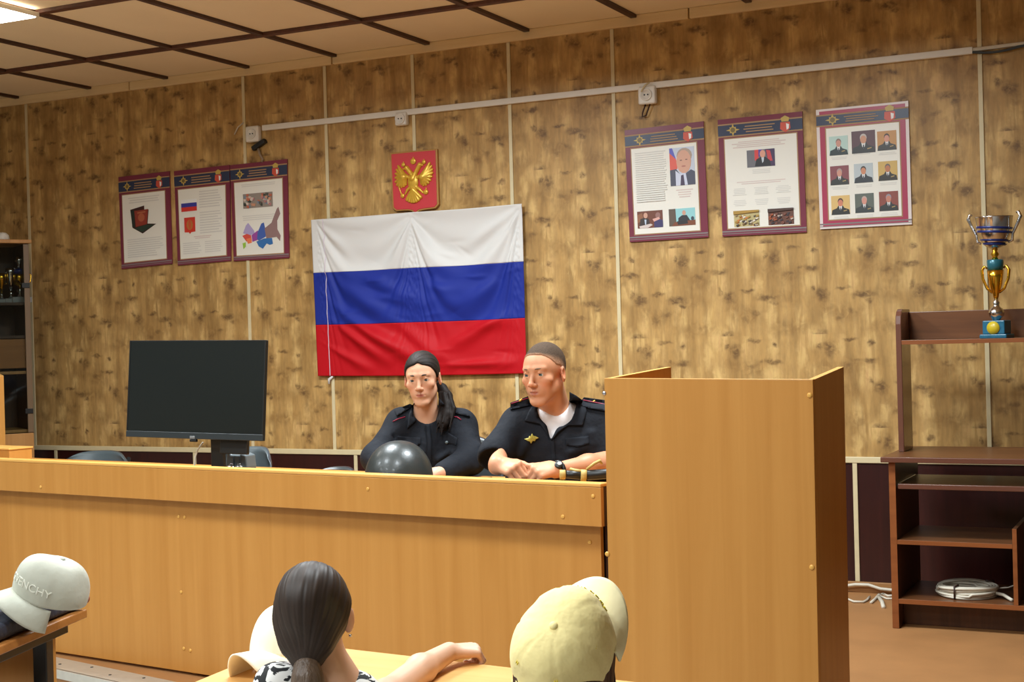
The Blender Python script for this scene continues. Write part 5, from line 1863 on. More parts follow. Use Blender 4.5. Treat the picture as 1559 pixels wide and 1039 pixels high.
        o = MB().tube([c - RT * .006 - UP * .004, c, c + RT * .006 + UP * .005], [.002, .0045, .002], 6).build('star', M_star)
        adopt(o, b_)
    bd = [(798, 668.8), (804.5, 667), (806, 664.2), (808, 664.6), (810, 660), (812, 663.8), (815, 664.4), (820.5, 667), (815.5, 669.4), (814.5, 672), (811, 672), (808.5, 676), (806.5, 672.5), (803.5, 671.8)]
    patch('breast_badge', bd, bv, M_badge, man_, .005, 2.0, D - .03, .002)
    patch('pocket_flap', [(861, 668), (896, 664), (897, 676), (880, 681), (862, 678)], bv, M_navyp, man_, .004, 3.0, D - .03, .001)
    patch('placket', [(838, 671), (843, 667), (848, 724), (842, 725)], bv, M_navyp, man_, .004, 3.0, D - .03, .001)
    # wrist watch
    f = (wL - w(895, 709, -.12))
    f /= np.linalg.norm(f)
    c = w(850.5, 717.5, -.205)
    q = MB()
    a1 = np.cross(f, ZUP)
    a1 /= np.linalg.norm(a1)
    a2 = np.cross(a1, f)
    P = [c + (a1 * math.cos(k * math.pi / 10) * .030 + a2 * math.sin(k * math.pi / 10) * .030) for k in range(20)]
    wt = adopt(MB().tube(P, .0075, 8, None, True).build('wrist_watch', M_black), man_)
    P = c + (ZUP * .7 + CTO * .7) / 1.0 * .031
    q = MB().lathe([(.014, -.004), (.014, .004), (.012, .006)], 20, M_black, Matrix.Translation(P) @ Vector(ZUP * .7 + CTO * .7).to_track_quat('Z', 'Y').to_matrix().to_4x4())
    adopt(q.build('watch_case', M_black), wt)
    q = MB().lathe([(.0075, .0062), (.0072, .0068)], 16, None, Matrix.Translation(P + RT * .003 + UP * .002) @ Vector(ZUP * .7 + CTO * .7).to_track_quat('Z', 'Y').to_matrix().to_4x4())
    adopt(q.build('watch_face', mat('watch_face', (226, 228, 226), .3)), wt)
    lower_body(man_, w(850, 740, .14), CTO, .66)
    hp = w(850, 740, .14)
    return hp
man_hip = man()

# ================================================================== the woman
def woman():
    D = 5.36
    w = lambda u, v, d=0.0: W(u, v, D + d)
    root = w(652, 700, .1)
    wo = thing('person', 'woman with dark hair in a side ponytail and navy uniform behind the helmet', 'person', (root[0], root[1], 0))
    H = Head(w(643.5, 579.5, 0), frame(R_(8), R_(-6), R_(3)), .825, .90)
    sk = (216, 164, 132)
    S = Solid(np.min([w(540, 735, -.34), w(760, 525, .2), w(540, 525, -.34), w(760, 735, .25)], 0) - .04, np.max([w(540, 735, -.34), w(760, 525, .25), w(760, 735, -.34), w(540, 525, .25)], 0) + .04, .0032)
    H.face(S)
    S.cap(H.p(0, -.020, -.04), w(650, 640, .05), .045, .047, .02)
    S.cap(w(625, 668, .10), w(680, 668, .10), .075, None, .04)
    S.cap(w(652, 668, .10), w(652, 735, .12), .085, .09, .04)
    S.cap(w(650, 640, .07), w(612, 648, .07), .04, .04, .03)
    S.cap(w(650, 640, .07), w(700, 648, .06), .04, .04, .03)
    S.cap(w(608, 650, .06), w(566, 700, -.06), .038, .034, .02)
    S.cap(w(566, 700, -.06), w(588, 722, -.20), .034, .026, .02)
    S.cap(w(704, 650, .05), w(722, 704, -.06), .038, .036, .02)
    S.cap(w(722, 704, -.06), w(668, 722, -.20), .036, .026, .02)
    hand(S, w(668, 720, -.20), -CRT * .9 + CTO * .25 - ZUP * .05, ZUP + CTO * .3, CTO - CRT * .4, .84, (22, 30, 22), 1.0, .3)
    hand(S, w(586, 722, -.20), CRT * .8 + CTO * .1 - ZUP * .05, ZUP + CTO * .2, -CTO + CRT * .3, .84, (22, 30, 22), 1.0, .3)
    adopt(S.build('body', M_skin, None, lambda V: H.colour(V, sk, (172, 98, 88), (218, 142, 114))), wo)
    H.eyes(wo, (84, 92, 92), (72, 56, 46))
    mh = mat('dark_brown_hair', (30, 23, 20), .62, spec=.2, bump=.05, bscale=120, stretch=(1, 1, .25), attr=True)
    cs = [H.p(x, y, z) for x in (-.11, .13) for y in (-.14, .12) for z in (-.10, .16)]
    Q = Solid(np.min(cs, 0), np.max(cs, 0), .003)
    Q.ell(H.p(0, -.018, .045), np.array((.080, .098, .0905)) * H.sc, H.M, .004)
    Q.ell(H.p(0, .022, .040), np.array((.0700, .064, .072)) * H.sc, H.M, .018)
    def keep(X, Y, Z):
        x, y, z = X - H.o[0], Y - H.o[1], Z - H.o[2]
        ly = (x * H.M[0, 1] + y * H.M[1, 1] + z * H.M[2, 1]) / H.sc
        lz = (x * H.M[0, 2] + y * H.M[1, 2] + z * H.M[2, 2]) / H.sc
        lx = np.abs(x * H.M[0, 0] + y * H.M[1, 0] + z * H.M[2, 0]) / H.sc
        zl = np.interp(ly, (-.13, -.06, -.02, .005, .02, .035, .055, .075, .12), (-.10, -.075, .0, .012, .020, .040, .066, .080, .084)) + .012 * np.exp(-(lx / .012) ** 2) - .25 * np.clip(lx - .052, 0, 1) * (ly > .0)
        return (zl - lz) * .6 * H.sc
    Q.cut(keep, .006)
    hc, hd = strand_cols(H, H.p(.04, -.08, -.07), (34, 26, 22))
    hair = adopt(Q.build('hair', mh, None, hc, 1, None, hd), wo)
    # ponytail over her left shoulder
    P_ = Solid(np.min([w(650, 690, -.12), w(720, 570, .15)], 0) - .06, np.max([w(650, 570, .15), w(720, 690, -.12)], 0) + .06, .0035)
    pts = [(664, 584, .08, .018), (673, 592, .065, .022), (680, 604, .045, .026), (682, 617, .022, .028), (680, 632, .0, .027), (676, 645, -.016, .020), (672, 656, -.024, .009)]
    for a, b in zip(pts, pts[1:]):
        P_.cap(w(*a[:3]), w(*b[:3]), a[3] * .74, b[3] * .74, .02)
    rng = np.random.RandomState(2)
    for i in range(26):
        du, dd = rng.uniform(-11, 10), rng.uniform(-.022, .012)
        P_.cap(w(678 + du * .8, 600, .045 + dd), w(683 + du * 1.1, 622, .016 + dd), .008, .0075, .003)
        P_.cap(w(683 + du * 1.2, 622, .016 + dd), w(676 + du * 1.25, 656 + rng.uniform(-18, 8), -.018 + dd), .0075, .0025, .003)
    def pc(V):
        return np.array(lin((28, 21, 18))[:3])[None, :] * (1 + .5 * np.sin((V @ CRT) * 900 + 2 * np.sin(V[:, 2] * 40)))[:, None]
    adopt(P_.build('ponytail', mh, None, pc), hair)
    # shirt
    T = Solid(np.min([w(535, 740, -.3), w(765, 600, .35), w(535, 600, .35), w(765, 740, -.3)], 0) - .04, np.max([w(535, 740, -.3), w(765, 600, .35), w(535, 600, .35), w(765, 740, -.3)], 0) + .04, .0055)
    T.cap(w(622, 672, .10), w(686, 672, .10), .105, None, .05)
    T.cap(w(652, 690, .11), w(652, 760, .12), .125, .125, .05)
    T.cap(w(650, 638, .07), w(613, 643, .06), .056, .056, .04)
    T.cap(w(650, 638, .07), w(700, 645, .055), .056, .056, .04)
    T.cap(w(610, 648, .06), w(572, 698, -.05), .056, .050, .03)
    T.cap(w(572, 698, -.05), w(588, 721, -.17), .052, .042, .03)
    T.cap(w(703, 650, .05), w(716, 700, -.05), .058, .054, .03)
    T.cap(w(716, 700, -.05), w(676, 720, -.17), .054, .042, .03)
    for (u0, v0, d0, u1, v1, d1, r) in ((700, 660, -.02, 722, 690, -.05, .009), (706, 672, -.03, 728, 680, -.06, .009), (596, 668, .0, 575, 692, -.07, .009), (640, 690, -.02, 620, 676, -.02, .008), (690, 690, -.04, 722, 712, -.1, .010), (668, 700, -.02, 690, 684, -.02, .009)):
        T.cap(w(u0, v0, d0), w(u1, v1, d1), r, r, .018)
    T.cap(w(694, 668, -.06), w(690, 704, -.06), .003, .007, .014, 's')
    T.cap(w(600, 664, -.03), w(596, 690, -.03), .003, .006, .012, 's')
    def vcut(X, Y, Z):
        x, y, z = X - CAM[0], Y - CAM[1], Z - CAM[2]
        dz = x * FW[0] + y * FW[1] + z * FW[2]
        U_ = IW / 2 + FPX * (x * RT[0] + y * RT[1] + z * RT[2]) / dz
        V_ = IH / 2 - FPX * (x * UP[0] + y * UP[1] + z * UP[2]) / dz
        ul = 634 + (V_ - 612) * (650 - 634) / 27
        ur = 668 + (V_ - 612) * (650 - 668) / 27
        return -np.maximum(np.maximum(np.maximum(ul - U_, U_ - ur), V_ - 638.5) * .0024, dz - (D + .08))
    T.cut(vcut, .003)
    T.cap(w(651, 606, .05), w(651, 628, .045), .054, .056, .012, 's')
    adopt(T.build('uniform_shirt', M_navyc), wo)
    bv = bvh_of(T)
    patch('collar', [(634, 610), (637, 622), (649, 640), (638, 637), (620, 653), (622, 634), (627, 618)], bv, M_navyp, wo, .007, 3.0, D - .01, .002)
    patch('collar', [(668, 606), (667, 618), (650, 640), (662, 640), (678, 652), (684, 634), (677, 616)], bv, M_navyp, wo, .006, 3.0, D - .01, .002)
    b_ = patch('shoulder_strap', [(600, 625), (624, 615), (630, 618), (604, 634)], bv, M_navyp, wo, .008, 3.0, D + .03, .002)
    b2 = patch('shoulder_strap', [(690, 622), (712, 628), (716, 635), (694, 630)], bv, M_navyp, wo, .008, 3.0, D + .03, .002)
    for line in (((598, 642), (607.5, 637.5), (617, 635)), ((687, 634), (696.5, 635.5), (702, 639.5))):
        pts = []
        for u, v in line:
            d = ray(u, v)
            dn = np.linalg.norm(d)
            h = bv.ray_cast(Vector(CAM), Vector(d / dn))
            pts.append(CAM + d * ((h[3] / dn if h[0] is not None else D) - .002))
        adopt(MB().tube(pts, .0022, 6).build('piping', M_pipe), wo)
    fl = patch('pocket_flap', [(680, 658), (696, 667), (694, 679), (687, 676), (677, 674.5)], bv, M_navyp, wo, .005, 3.0, D - .02, .001)
    d = ray(680, 674)
    dn = np.linalg.norm(d)
    h = bv.ray_cast(Vector(CAM), Vector(d / dn))
    p = CAM + d * ((h[3] / dn if h[0] is not None else D) - .008)
    adopt(MB().lathe([(.006, 0), (.005, .002), (.001, .003)], 12, None, Matrix.Translation(p) @ Vector(CTO).to_track_quat('Z', 'Y').to_matrix().to_4x4()).build('button', mat('grey_button', (96, 106, 108), .4)), fl)
    patch('placket', [(647, 640), (653, 640), (657, 672), (656, 716), (650, 716), (651, 672)], bv, M_navyp, wo, .004, 3.0, D - .02, .001)
    patch('pocket_flap', [(605, 664), (640, 667), (640, 677), (622, 681), (604, 676)], bv, M_navyp, wo, .004, 3.0, D - .02, .001)
    hp = w(652, 740, .14)
    lower_body(wo, hp, CTO, .66)
    return hp
woman_hip = woman()
# their chairs
yawc = math.degrees(YAW)
c = make_chair('conference_chair', 'black chair behind the woman, its back showing beside her left arm', M_chairb, (woman_hip[0] + .035, woman_hip[1] + .02, 0), R_(yawc - 12), W(735, 668, 5.62)[2], .225)
c = make_chair('conference_chair', 'black chair under the man in uniform, hidden behind the table', M_chairb, (man_hip[0], man_hip[1] + .02, 0), R_(yawc - 10), .92, .22)

# ================================================================== caps
def cap_matrix(c, fwd, up):
    f = np.array(fwd, float)
    u = np.array(up, float)
    u /= np.linalg.norm(u)
    f = f - u * (f @ u)
    f /= np.linalg.norm(f)
    x = np.cross(f, u)
    return Matrix(((x[0], f[0], u[0], c[0]), (x[1], f[1], u[1], c[1]), (x[2], f[2], u[2], c[2]), (0, 0, 0, 1)))
def make_cap(root, M, m, mb_, sx=.080, sy=.098, hh=.115, brim=.07, droop=.30, opening=True, front_up=.012, dents=(), lift=0.0, seam=.0022, brim_w=68, panel=.0):
    n, k = 72, 26
    pts = []
    for i in range(k + 1):
        ph = math.pi / 2 * i / k                  # 0 rim, 90 top
        for j in range(n):
            th = 2 * math.pi * j / n
            ct, s_ = math.cos(th), math.sin(th)
            r = math.cos(ph) ** .72 if i < k else 0.002
            z = hh * math.sin(ph) ** 1.05 if i else 0.0
            groove = 0
            for q in range(6):
                dth = (th - math.pi / 2 - math.pi / 6 - q * math.pi / 3 + math.pi) % (2 * math.pi) - math.pi
                groove = max(groove, math.exp(-(dth * max(r, .15) / .035) ** 2))
            fu = front_up * max(0, s_) ** 2 * math.sin(ph * 2) * 1.0
            dth = abs((th - math.pi / 2 + math.pi) % (2 * math.pi) - math.pi)
            fp = min(1, max(0, (R_(62) - dth) / R_(5)))
            rr = r * (1 + .03 * math.sin(2 * ph) + panel * fp * fp * (3 - 2 * fp)) - seam * 8 * groove * (math.sin(ph) < .99)
            p = np.array([sx * rr * ct, sy * rr * s_ + fu * .6, z + fu])
            for (dx, dy, dz, dr, da) in dents:
                e = math.exp(-((p[0] - dx) ** 2 + (p[1] - dy) ** 2 + (p[2] - dz) ** 2) / dr ** 2)
                p = p * (1 - da * e)
            if opening and s_ < -.80 and i < 8:    # strap opening at the back
                lim = .036 * math.sqrt(max(0, 1 - ((ct) / .60) ** 2))
                p[2] = max(p[2], lim * (1 - i / 8) + p[2] * (i / 8) if p[2] < lim else p[2])
            pts.append(p)
    fs = []
    for i in range(k):
        for j in range(n):
            fs.append((i * n + j, i * n + (j + 1) % n, (i + 1) * n + (j + 1) % n, (i + 1) * n + j))
    fs.append(tuple(k * n + j for j in range(n)))
    q = MB().add(pts, fs, m, M, True)
    cr = q.build('crown', m)
    md = cr.modifiers.new('cloth', 'SOLIDIFY')
    md.thickness = .0022
    md.offset = -1
    cr = adopt(cr, root)
    # brim
    nb, kb = 36, 10
    pts = []
    for i in range(nb + 1):
        a = R_(90 - brim_w + 2 * brim_w * i / nb)
        g = math.sin(math.pi * i / nb) ** .55
        for j in range(kb + 1):
            t = j / kb
            r = 1.0
            x = sx * 1.0 * math.cos(a) * (1 + .06 * t)
            y = sy * 1.0 * math.sin(a) + brim * t * g
            z = .004 - droop * (x ** 2) * (3.5 + 9 * t) - .10 * t * brim * 1.5 + .006
            pts.append((x, y, z))
    fs = [(i * (kb + 1) + j, (i + 1) * (kb + 1) + j, (i + 1) * (kb + 1) + j + 1, i * (kb + 1) + j + 1) for i in range(nb) for j in range(kb)]
    b_ = MB().add(pts, fs, mb_, M, True).build('brim', mb_)
    md = b_.modifiers.new('board', 'SOLIDIFY')
    md.thickness = .0035
    adopt(b_, root)
    bt = MB().lathe([(.0075, 0), (.007, .003), (.004, .005), (.0005, .0055)], 14, None, M @ Matrix.Translation((0, front_up * .0, hh - .0005))).build('button', m)
    adopt(bt, cr)
    P = []
    if opening:
        P = [M @ Vector((.052 * math.cos(t_), -sy * .97 * math.sqrt(max(0, 1 - (.052 * math.cos(t_) / sx) ** 2)) - .002, .006)) for t_ in (0.0, .8, 1.57, 2.34, 3.14)]
        adopt(MB().tube(P, .006, 8).build('strap', m), cr)
    return cr, b_

# ================================================================== girl with the ponytail
def girl():
    D = 2.58
    w = lambda u, v, d=0.0: W(u, v, D + d)
    root = w(480, 1080)
    g = thing('person', 'girl seen from behind with a long dark ponytail and a black and white top', 'person', (root[0], root[1], -.2))
    sc = .76
    M = frame(R_(180 + 9), R_(-2), 0)            # facing the stage, turned a little to the right
    H = Head(w(477.5, 940, 0), M, sc, .9)
    sk = (224, 178, 148)
    arm_e, arm_w = W(588, 1062, 2.72), W(684, 993, 3.02)
    fist = W(703, 993, 3.06)
    lo = np.min([w(380, 1180, -.2), w(600, 840, .3), arm_w, fist, w(380, 840, -.2)], 0) - .08
    hi = np.max([w(380, 840, .3), w(600, 1180, -.1), arm_w, fist, w(600, 840, .3)], 0) + .08
    S = Solid(lo, hi, .004)
    H.face(S)
    S.ell(H.p(-.089, -.008, -.004), np.array((.009, .019, .033)) * sc, M @ np.array(Matrix.Rotation(R_(24), 3, 'Z')), .003)
    S.cap(H.p(0, -.03, -.02), w(500, 1045, .01), .040, .042, .02)
    nb = w(488, 1050, .01)
    S.cap(nb, w(485, 1180, .01), .07, .085, .04)
    S.cap(nb, w(418, 1062, -.01), .034, .032, .03)
    S.cap(nb, w(548, 1066, .02), .034, .032, .03)
    S.cap(w(414, 1066, -.01), w(392, 1170, .06), .030, .028, .02)
    S.cap(w(552, 1070, .02), arm_e, .030, .031, .02)
    S.cap(arm_e, W(640, 1020, 2.90), .032, .029, .02)
    S.cap(W(640, 1020, 2.90), arm_w, .028, .021, .02)
    fd = fist - arm_w
    fd = fd / np.linalg.norm(fd)
    hand(S, arm_w, CRT * .85 - CTO * .50 - ZUP * .05, ZUP + CTO * .12 + CRT * .1, -CRT - CTO * .6, .72, (55, 80, 60), 1.0, .8)
    adopt(S.build('body', M_skin, None, lambda V: H.colour(V, sk, (190, 120, 110), (226, 150, 124))), g)
    H.eyes(g, (80, 60, 44), (60, 44, 36))
    mh = mat('girl_brown_hair', (44, 33, 28), .50, spec=.38, attr=True)
    cs = [H.p(x, y, z) for x in (-.11, .11) for y in (-.15, .12) for z in (-.15, .16)]
    Q = Solid(np.min(cs, 0), np.max(cs, 0), .0025)
    Q.ell(H.p(0, -.020, .040), np.array((.083, .100, .095)) * sc, H.M, .004)
    Q.ell(H.p(0, .022, .036), np.array((.0735, .066, .076)) * sc, H.M, .02)
    tie = w(467, 1003, -.055)
    Q.cap(H.p(0, -.05, -.02), tie, .055 * sc, .020, .03)
    for q in (-1, 1):
        Q.cap(H.p(q * .045, -.02, .0), tie, .034 * sc, .014, .03)
        Q.cap(H.p(q * .060, .0, .03), H.p(q * .035, -.06, -.05), .020 * sc, .02, .03)
    def keep(X, Y, Z):
        x, y, z = X - H.o[0], Y - H.o[1], Z - H.o[2]
        ly = (x * H.M[0, 1] + y * H.M[1, 1] + z * H.M[2, 1]) / sc
        lz = (x * H.M[0, 2] + y * H.M[1, 2] + z * H.M[2, 2]) / sc
        zl = np.interp(ly, (-.2, -.03, -.018, .0, .02, .05, .09, .12), (-.5, -.5, -.03, .02, .035, .075, .086, .09))
        return (zl - lz) * .6 * sc
    Q.cut(keep, .006)
    hc, hd = strand_cols(H, tie, (50, 38, 31), .32)
    hair = adopt(Q.build('hair', mh, None, hc, 1, None, hd), g)
    mt = mat('ponytail_brown_hair', (96, 78, 64), .45, spec=.4, var=.3, scale=60, bump=.3, bscale=90, stretch=(1, 1, .15))
    P_ = Solid(np.min([w(430, 1140, -.2), w(510, 985, .05)], 0) - .06, np.max([w(430, 985, .05), w(510, 1140, -.2)], 0) + .06, .0035)
    pts = [(466, 1004, -.058, .016), (467, 1016, -.070, .020), (468, 1034, -.080, .026), (469, 1060, -.088, .029), (470, 1095, -.092, .024), (471, 1120, -.09, .010)]
    for a, b in zip(pts, pts[1:]):
        P_.cap(w(*a[:3]), w(*b[:3]), a[3], b[3], .012)
    rng = np.random.RandomState(3)
    for i in range(18):
        an = i / 18 * 2 * math.pi
        P_.cap(w(467 + 9 * math.cos(an), 1012, -.070 - .012 * math.sin(an)), w(469 + 22 * math.cos(an), 1080 + rng.uniform(-20, 20), -.088 - .026 * math.sin(an)), .006, .004, .004)
    pt = adopt(P_.build('ponytail', mt), hair)
    o = MB().tube([tie + (CRT * math.cos(k * .628) * .020 + (ZUP * .25 - CTO * .95) * math.sin(k * .628) * .020) for k in range(10)], .007, 8, None, True).build('hair_tie', M_black)
    adopt(o, pt)
    # ear stud
    o = MB().lathe([(.003, -.002), (.003, .002)], 10, None, Matrix.Translation(H.p(-.091, -.006, -.042))).build('ear_stud', M_chrome)
    adopt(o, g)
    # patterned top
    mt2 = bpy.data.materials.new('black_white_print')
    mt2.use_nodes = True
    nt = mt2.node_tree
    tc = nt.nodes.new('ShaderNodeTexCoord')
    n1 = nt.nodes.new('ShaderNodeTexNoise')
    n1.inputs['Scale'].default_value = 26
    n1.inputs['Detail'].default_value = 2
    n1.inputs['Distortion'].default_value = 2.2
    nt.links.new(tc.outputs['Object'], n1.inputs['Vector'])
    rp = nt.nodes.new('ShaderNodeValToRGB')
    rp.color_ramp.elements[0].position = .47
    rp.color_ramp.elements[0].color = lin((24, 24, 26))
    rp.color_ramp.elements[1].position = .50
    rp.color_ramp.elements[1].color = lin((232, 230, 226))
    nt.links.new(n1.outputs[0], rp.inputs[0])
    nt.links.new(rp.outputs[0], nt.nodes['Principled BSDF'].inputs['Base Color'])
    nt.nodes['Principled BSDF'].inputs['Roughness'].default_value = .8
    T = Solid(np.min([w(370, 1220, -.2), w(610, 980, .3)], 0) - .06, np.max([w(370, 980, .3), w(610, 1220, -.2)], 0) + .06, .005)
    T.cap(w(485, 1075, .01), w(485, 1200, .01), .085, .108, .04)
    T.cap(w(488, 1050, .01), w(424, 1050, -.03), .040, .040, .03)
    T.cap(w(486, 1056, .01), w(544, 1064, .02), .040, .040, .03)
    T.cap(w(420, 1050, -.03), w(402, 1110, .0), .043, .040, .03)
    T.cap(w(546, 1066, .02), w(566, 1088, .07), .040, .040, .03)
    for q in range(6):                                  # gathered frill on the shoulder
        a = q / 5
        T.cap(w(404 + 34 * a, 1036 - 12 * a, -.04), w(398 + 34 * a, 1058 - 6 * a, -.06), .011, .009, .006)
    T.cap(w(490, 1010, .0), w(497, 1040, .0), .050, .048, .01, 's')
    adopt(T.build('printed_top', mt2), g)
    lower_body(g, w(485, 1150, .0), -CTO, .50, -.2, 'trousers', M_navyd, .62, .17)
    return w(485, 1150, .0)
ghip = girl()

# ================================================================== child in the yellow cap
def capkid():
    D = 2.48
    w = lambda u, v, d=0.0: W(u, v, D + d)
    root = w(860, 1100)
    g = thing('person', 'child seen from behind wearing a pale yellow cap with its brim to the right', 'person', (root[0], root[1], -.2))
    al = R_(50)
    be = R_(58)
    el = R_(10)
    up = (ZUP * math.cos(al) + CTO * math.sin(al)) - CRT * .16
    up /= np.linalg.norm(up)
    away = (-CTO * math.cos(al) + ZUP * math.sin(al))
    fwd = CRT * math.cos(be) + away * math.sin(be)
    c = w(857, 998, .0)
    Mc = cap_matrix(c, fwd, up)
    my = mat('yellow_cap_cotton', (255, 238, 168), .8, var=.04, scale=30, bump=.25, bscale=24, sheen=.1)
    myb = mat('yellow_cap_brim', (255, 244, 196), .75, bump=.05, bscale=60)
    sk = (222, 176, 146)
    # head under the cap: same axes, lifted less
    x = np.cross(fwd, up)
    Mh = np.stack([-x, fwd / np.linalg.norm(fwd), np.cross(x, fwd) / np.linalg.norm(np.cross(x, fwd))], 1)
    f2 = fwd / np.linalg.norm(fwd)
    tilt = R_(-24)
    fh = f2 * math.cos(tilt) + up * math.sin(tilt)
    lf = np.cross(up, f2)
    lf /= np.linalg.norm(lf)
    uh = np.cross(fh, lf)
    H = Head(c - up * .026 + f2 * .0 - uh * .004, np.stack([lf, fh, uh], 1), .80, .9)
    lo = np.min([w(760, 1190, -.1), w(960, 900, .25), H.p(0, .12, -.1), H.p(0, -.12, .1)], 0) - .10
    hi = np.max([w(760, 900, .25), w(960, 1190, -.1), H.p(0, .12, -.1), H.p(0, -.12, .1)], 0) + .10
    S = Solid(lo, hi, .0042)
    H.face(S)
    nb = w(862, 1110, .05)
    S.cap(H.p(0, -.02, -.05), nb, .040, .044, .02)
    S.cap(nb, w(866, 1190, .04), .07, .085, .04)
    for du in (-62, 62):
        S.cap(nb, w(864 + du, 1124, .04), .032, .03, .03)
        S.cap(w(864 + du, 1124, .04), w(866 + du * 1.25, 1190, .10), .03, .028, .03)
    adopt(S.build('body', M_skin, None, lambda V: H.colour(V, sk, (190, 120, 110), (226, 150, 124))), g)
    H.eyes(g, (80, 60, 44), (60, 44, 36))
    mh = mat('reddish_brown_hair', (70, 44, 32), .45, spec=.4, var=.25, scale=80, bump=.3, bscale=90, stretch=(1, 1, .2))
    Q = Solid(np.min([w(770, 1170, -.16), w(950, 930, .2)], 0) - .05, np.max([w(770, 930, .2), w(950, 1170, -.16)], 0) + .05, .004)
    Q.ell(c - up * .010, (.077, .092, .074), np.stack([lf, f2, up], 1), .01)
    Q.cap(w(853, 1045, -.03), w(850, 1130, -.03), .070, .055, .03)
    Q.cap(w(916, 1000, .02), w(915, 1075, .0), .024, .020, .02)
    Q.cap(w(918, 980, .05), w(922, 1050, .03), .014, .012, .01)
    Q.cap(w(800, 1030, -.01), w(806, 1100, -.02), .026, .026, .02)
    Q.ell(c + up * .045, (.078, .096, .064), np.stack([lf, f2, up], 1), .006, 's')
    adopt(Q.build('hair', mh), g)
    o = MB().tube([w(931, 1008, .03), w(934, 1022, .03), (w(936, 1040, .03)), w(934, 1062, .03)], .0022, 6).build('hair_strand', mh)
    adopt(o, g)
    cap = bpy.data.objects.new('cap', None)
    COL.objects.link(cap)
    cap.location = Vector(c)
    adopt(cap, g)
    make_cap(cap, Mc, my, myb, .0875, .098, .108, .066, .35, True, .014, ((.05, -.05, .05, .03, .05), (-.02, -.09, .05, .03, .05)), brim_w=64, seam=.0030, panel=.055)
    # yellow stitches on the panels
    q = MB()
    mst = mat('yellow_stitch', (226, 204, 40), .7)
    def stitch(th, ph, da, ln):
        def pt(t_, p_):
            r = math.cos(p_) ** .72
            return Mc @ Vector((.0855 * r * math.cos(t_) * 1.012, .098 * r * math.sin(t_) * 1.012, .112 * math.sin(p_) ** 1.05 + .0012))
        return [pt(th, ph), pt(th + da, ph + ln)]
    for th, ph in ((-2.15, .62), (-1.05, .60), (.10, .64)):
        for k in range(2):
            q.tube(stitch(th + k * .05, ph, .0, .06), .0011, 5)
    o = q.build('eyelet', mst)
    adopt(o, cap)
    # a row of stitched letters on the front panel
    q = MB()
    for k in range(9):
        th = R_(90 - 34 + 68 * k / 8)
        def pf(t_, p_):
            r = math.cos(p_) ** .72
            s_ = math.sin(t_)
            fu = .014 * max(0, s_) ** 2 * math.sin(p_ * 2)
            rr = r * (1 + .03 * math.sin(2 * p_) + .055) * 1.006
            return Mc @ Vector((.0855 * rr * math.cos(t_), .098 * rr * s_ + fu * .6, .112 * math.sin(p_) ** 1.05 + fu + .0008))
        a = .42
        q.tube([pf(th, a), pf(th + .03, a + .12)], .0012, 5)
        if k % 2:
            q.tube([pf(th, a), pf(th - .05, a + .10)], .0012, 5)
        else:
            q.tube([pf(th, a + .06), pf(th + .06, a + .06)], .0012, 5)
    o = q.build('front_stitching', mst)
    adopt(o, cap)
    T = Solid(np.min([w(770, 1240, -.15), w(960, 1080, .2)], 0) - .08, np.max([w(770, 1080, .2), w(960, 1240, -.15)], 0) + .08, .006)
    T.cap(w(866, 1140, .04), w(866, 1215, .04), .09, .11, .04)
    T.cap(w(862, 1122, .05), w(806, 1130, .04), .04, .04, .03)
    T.cap(w(862, 1122, .05), w(924, 1130, .04), .04, .04, .03)
    adopt(T.build('tshirt', mat('child_tshirt', (206, 196, 180), .8)), g)
    lower_body(g, w(866, 1170, .04), -CTO, .50, -.2, 'trousers', M_navyd, .62, .17)
    return w(866, 1170, .04)
khip = capkid()
# the pupils' chairs
def pupil_chair(hip, label):
    t = thing('pupil_chair', label, 'chair', (hip[0], hip[1], -.2), YAW, 'small chairs of the pupils')
    MB().box(-.17, .17, -.16, .16, .325, .345).build('seat', M_beech, t, .006)
    for x in (-.15, .15):
        for y in (-.14, .14):
            MB().tube([(x, y, .325), (x, y, 0)], .010, 8).build('leg', M_black, t)
        MB().tube([(x, -.14, .325), (x, -.17, .52)], .010, 8).build('back_post', M_black, t)
    MB().box(-.17, .17, -.185, -.172, .42, .54).build('backrest', M_beech, t, .006)
pupil_chair(ghip, 'small wooden chair under the girl with the ponytail')
pupil_chair(khip, 'small wooden chair under the child in the yellow cap')

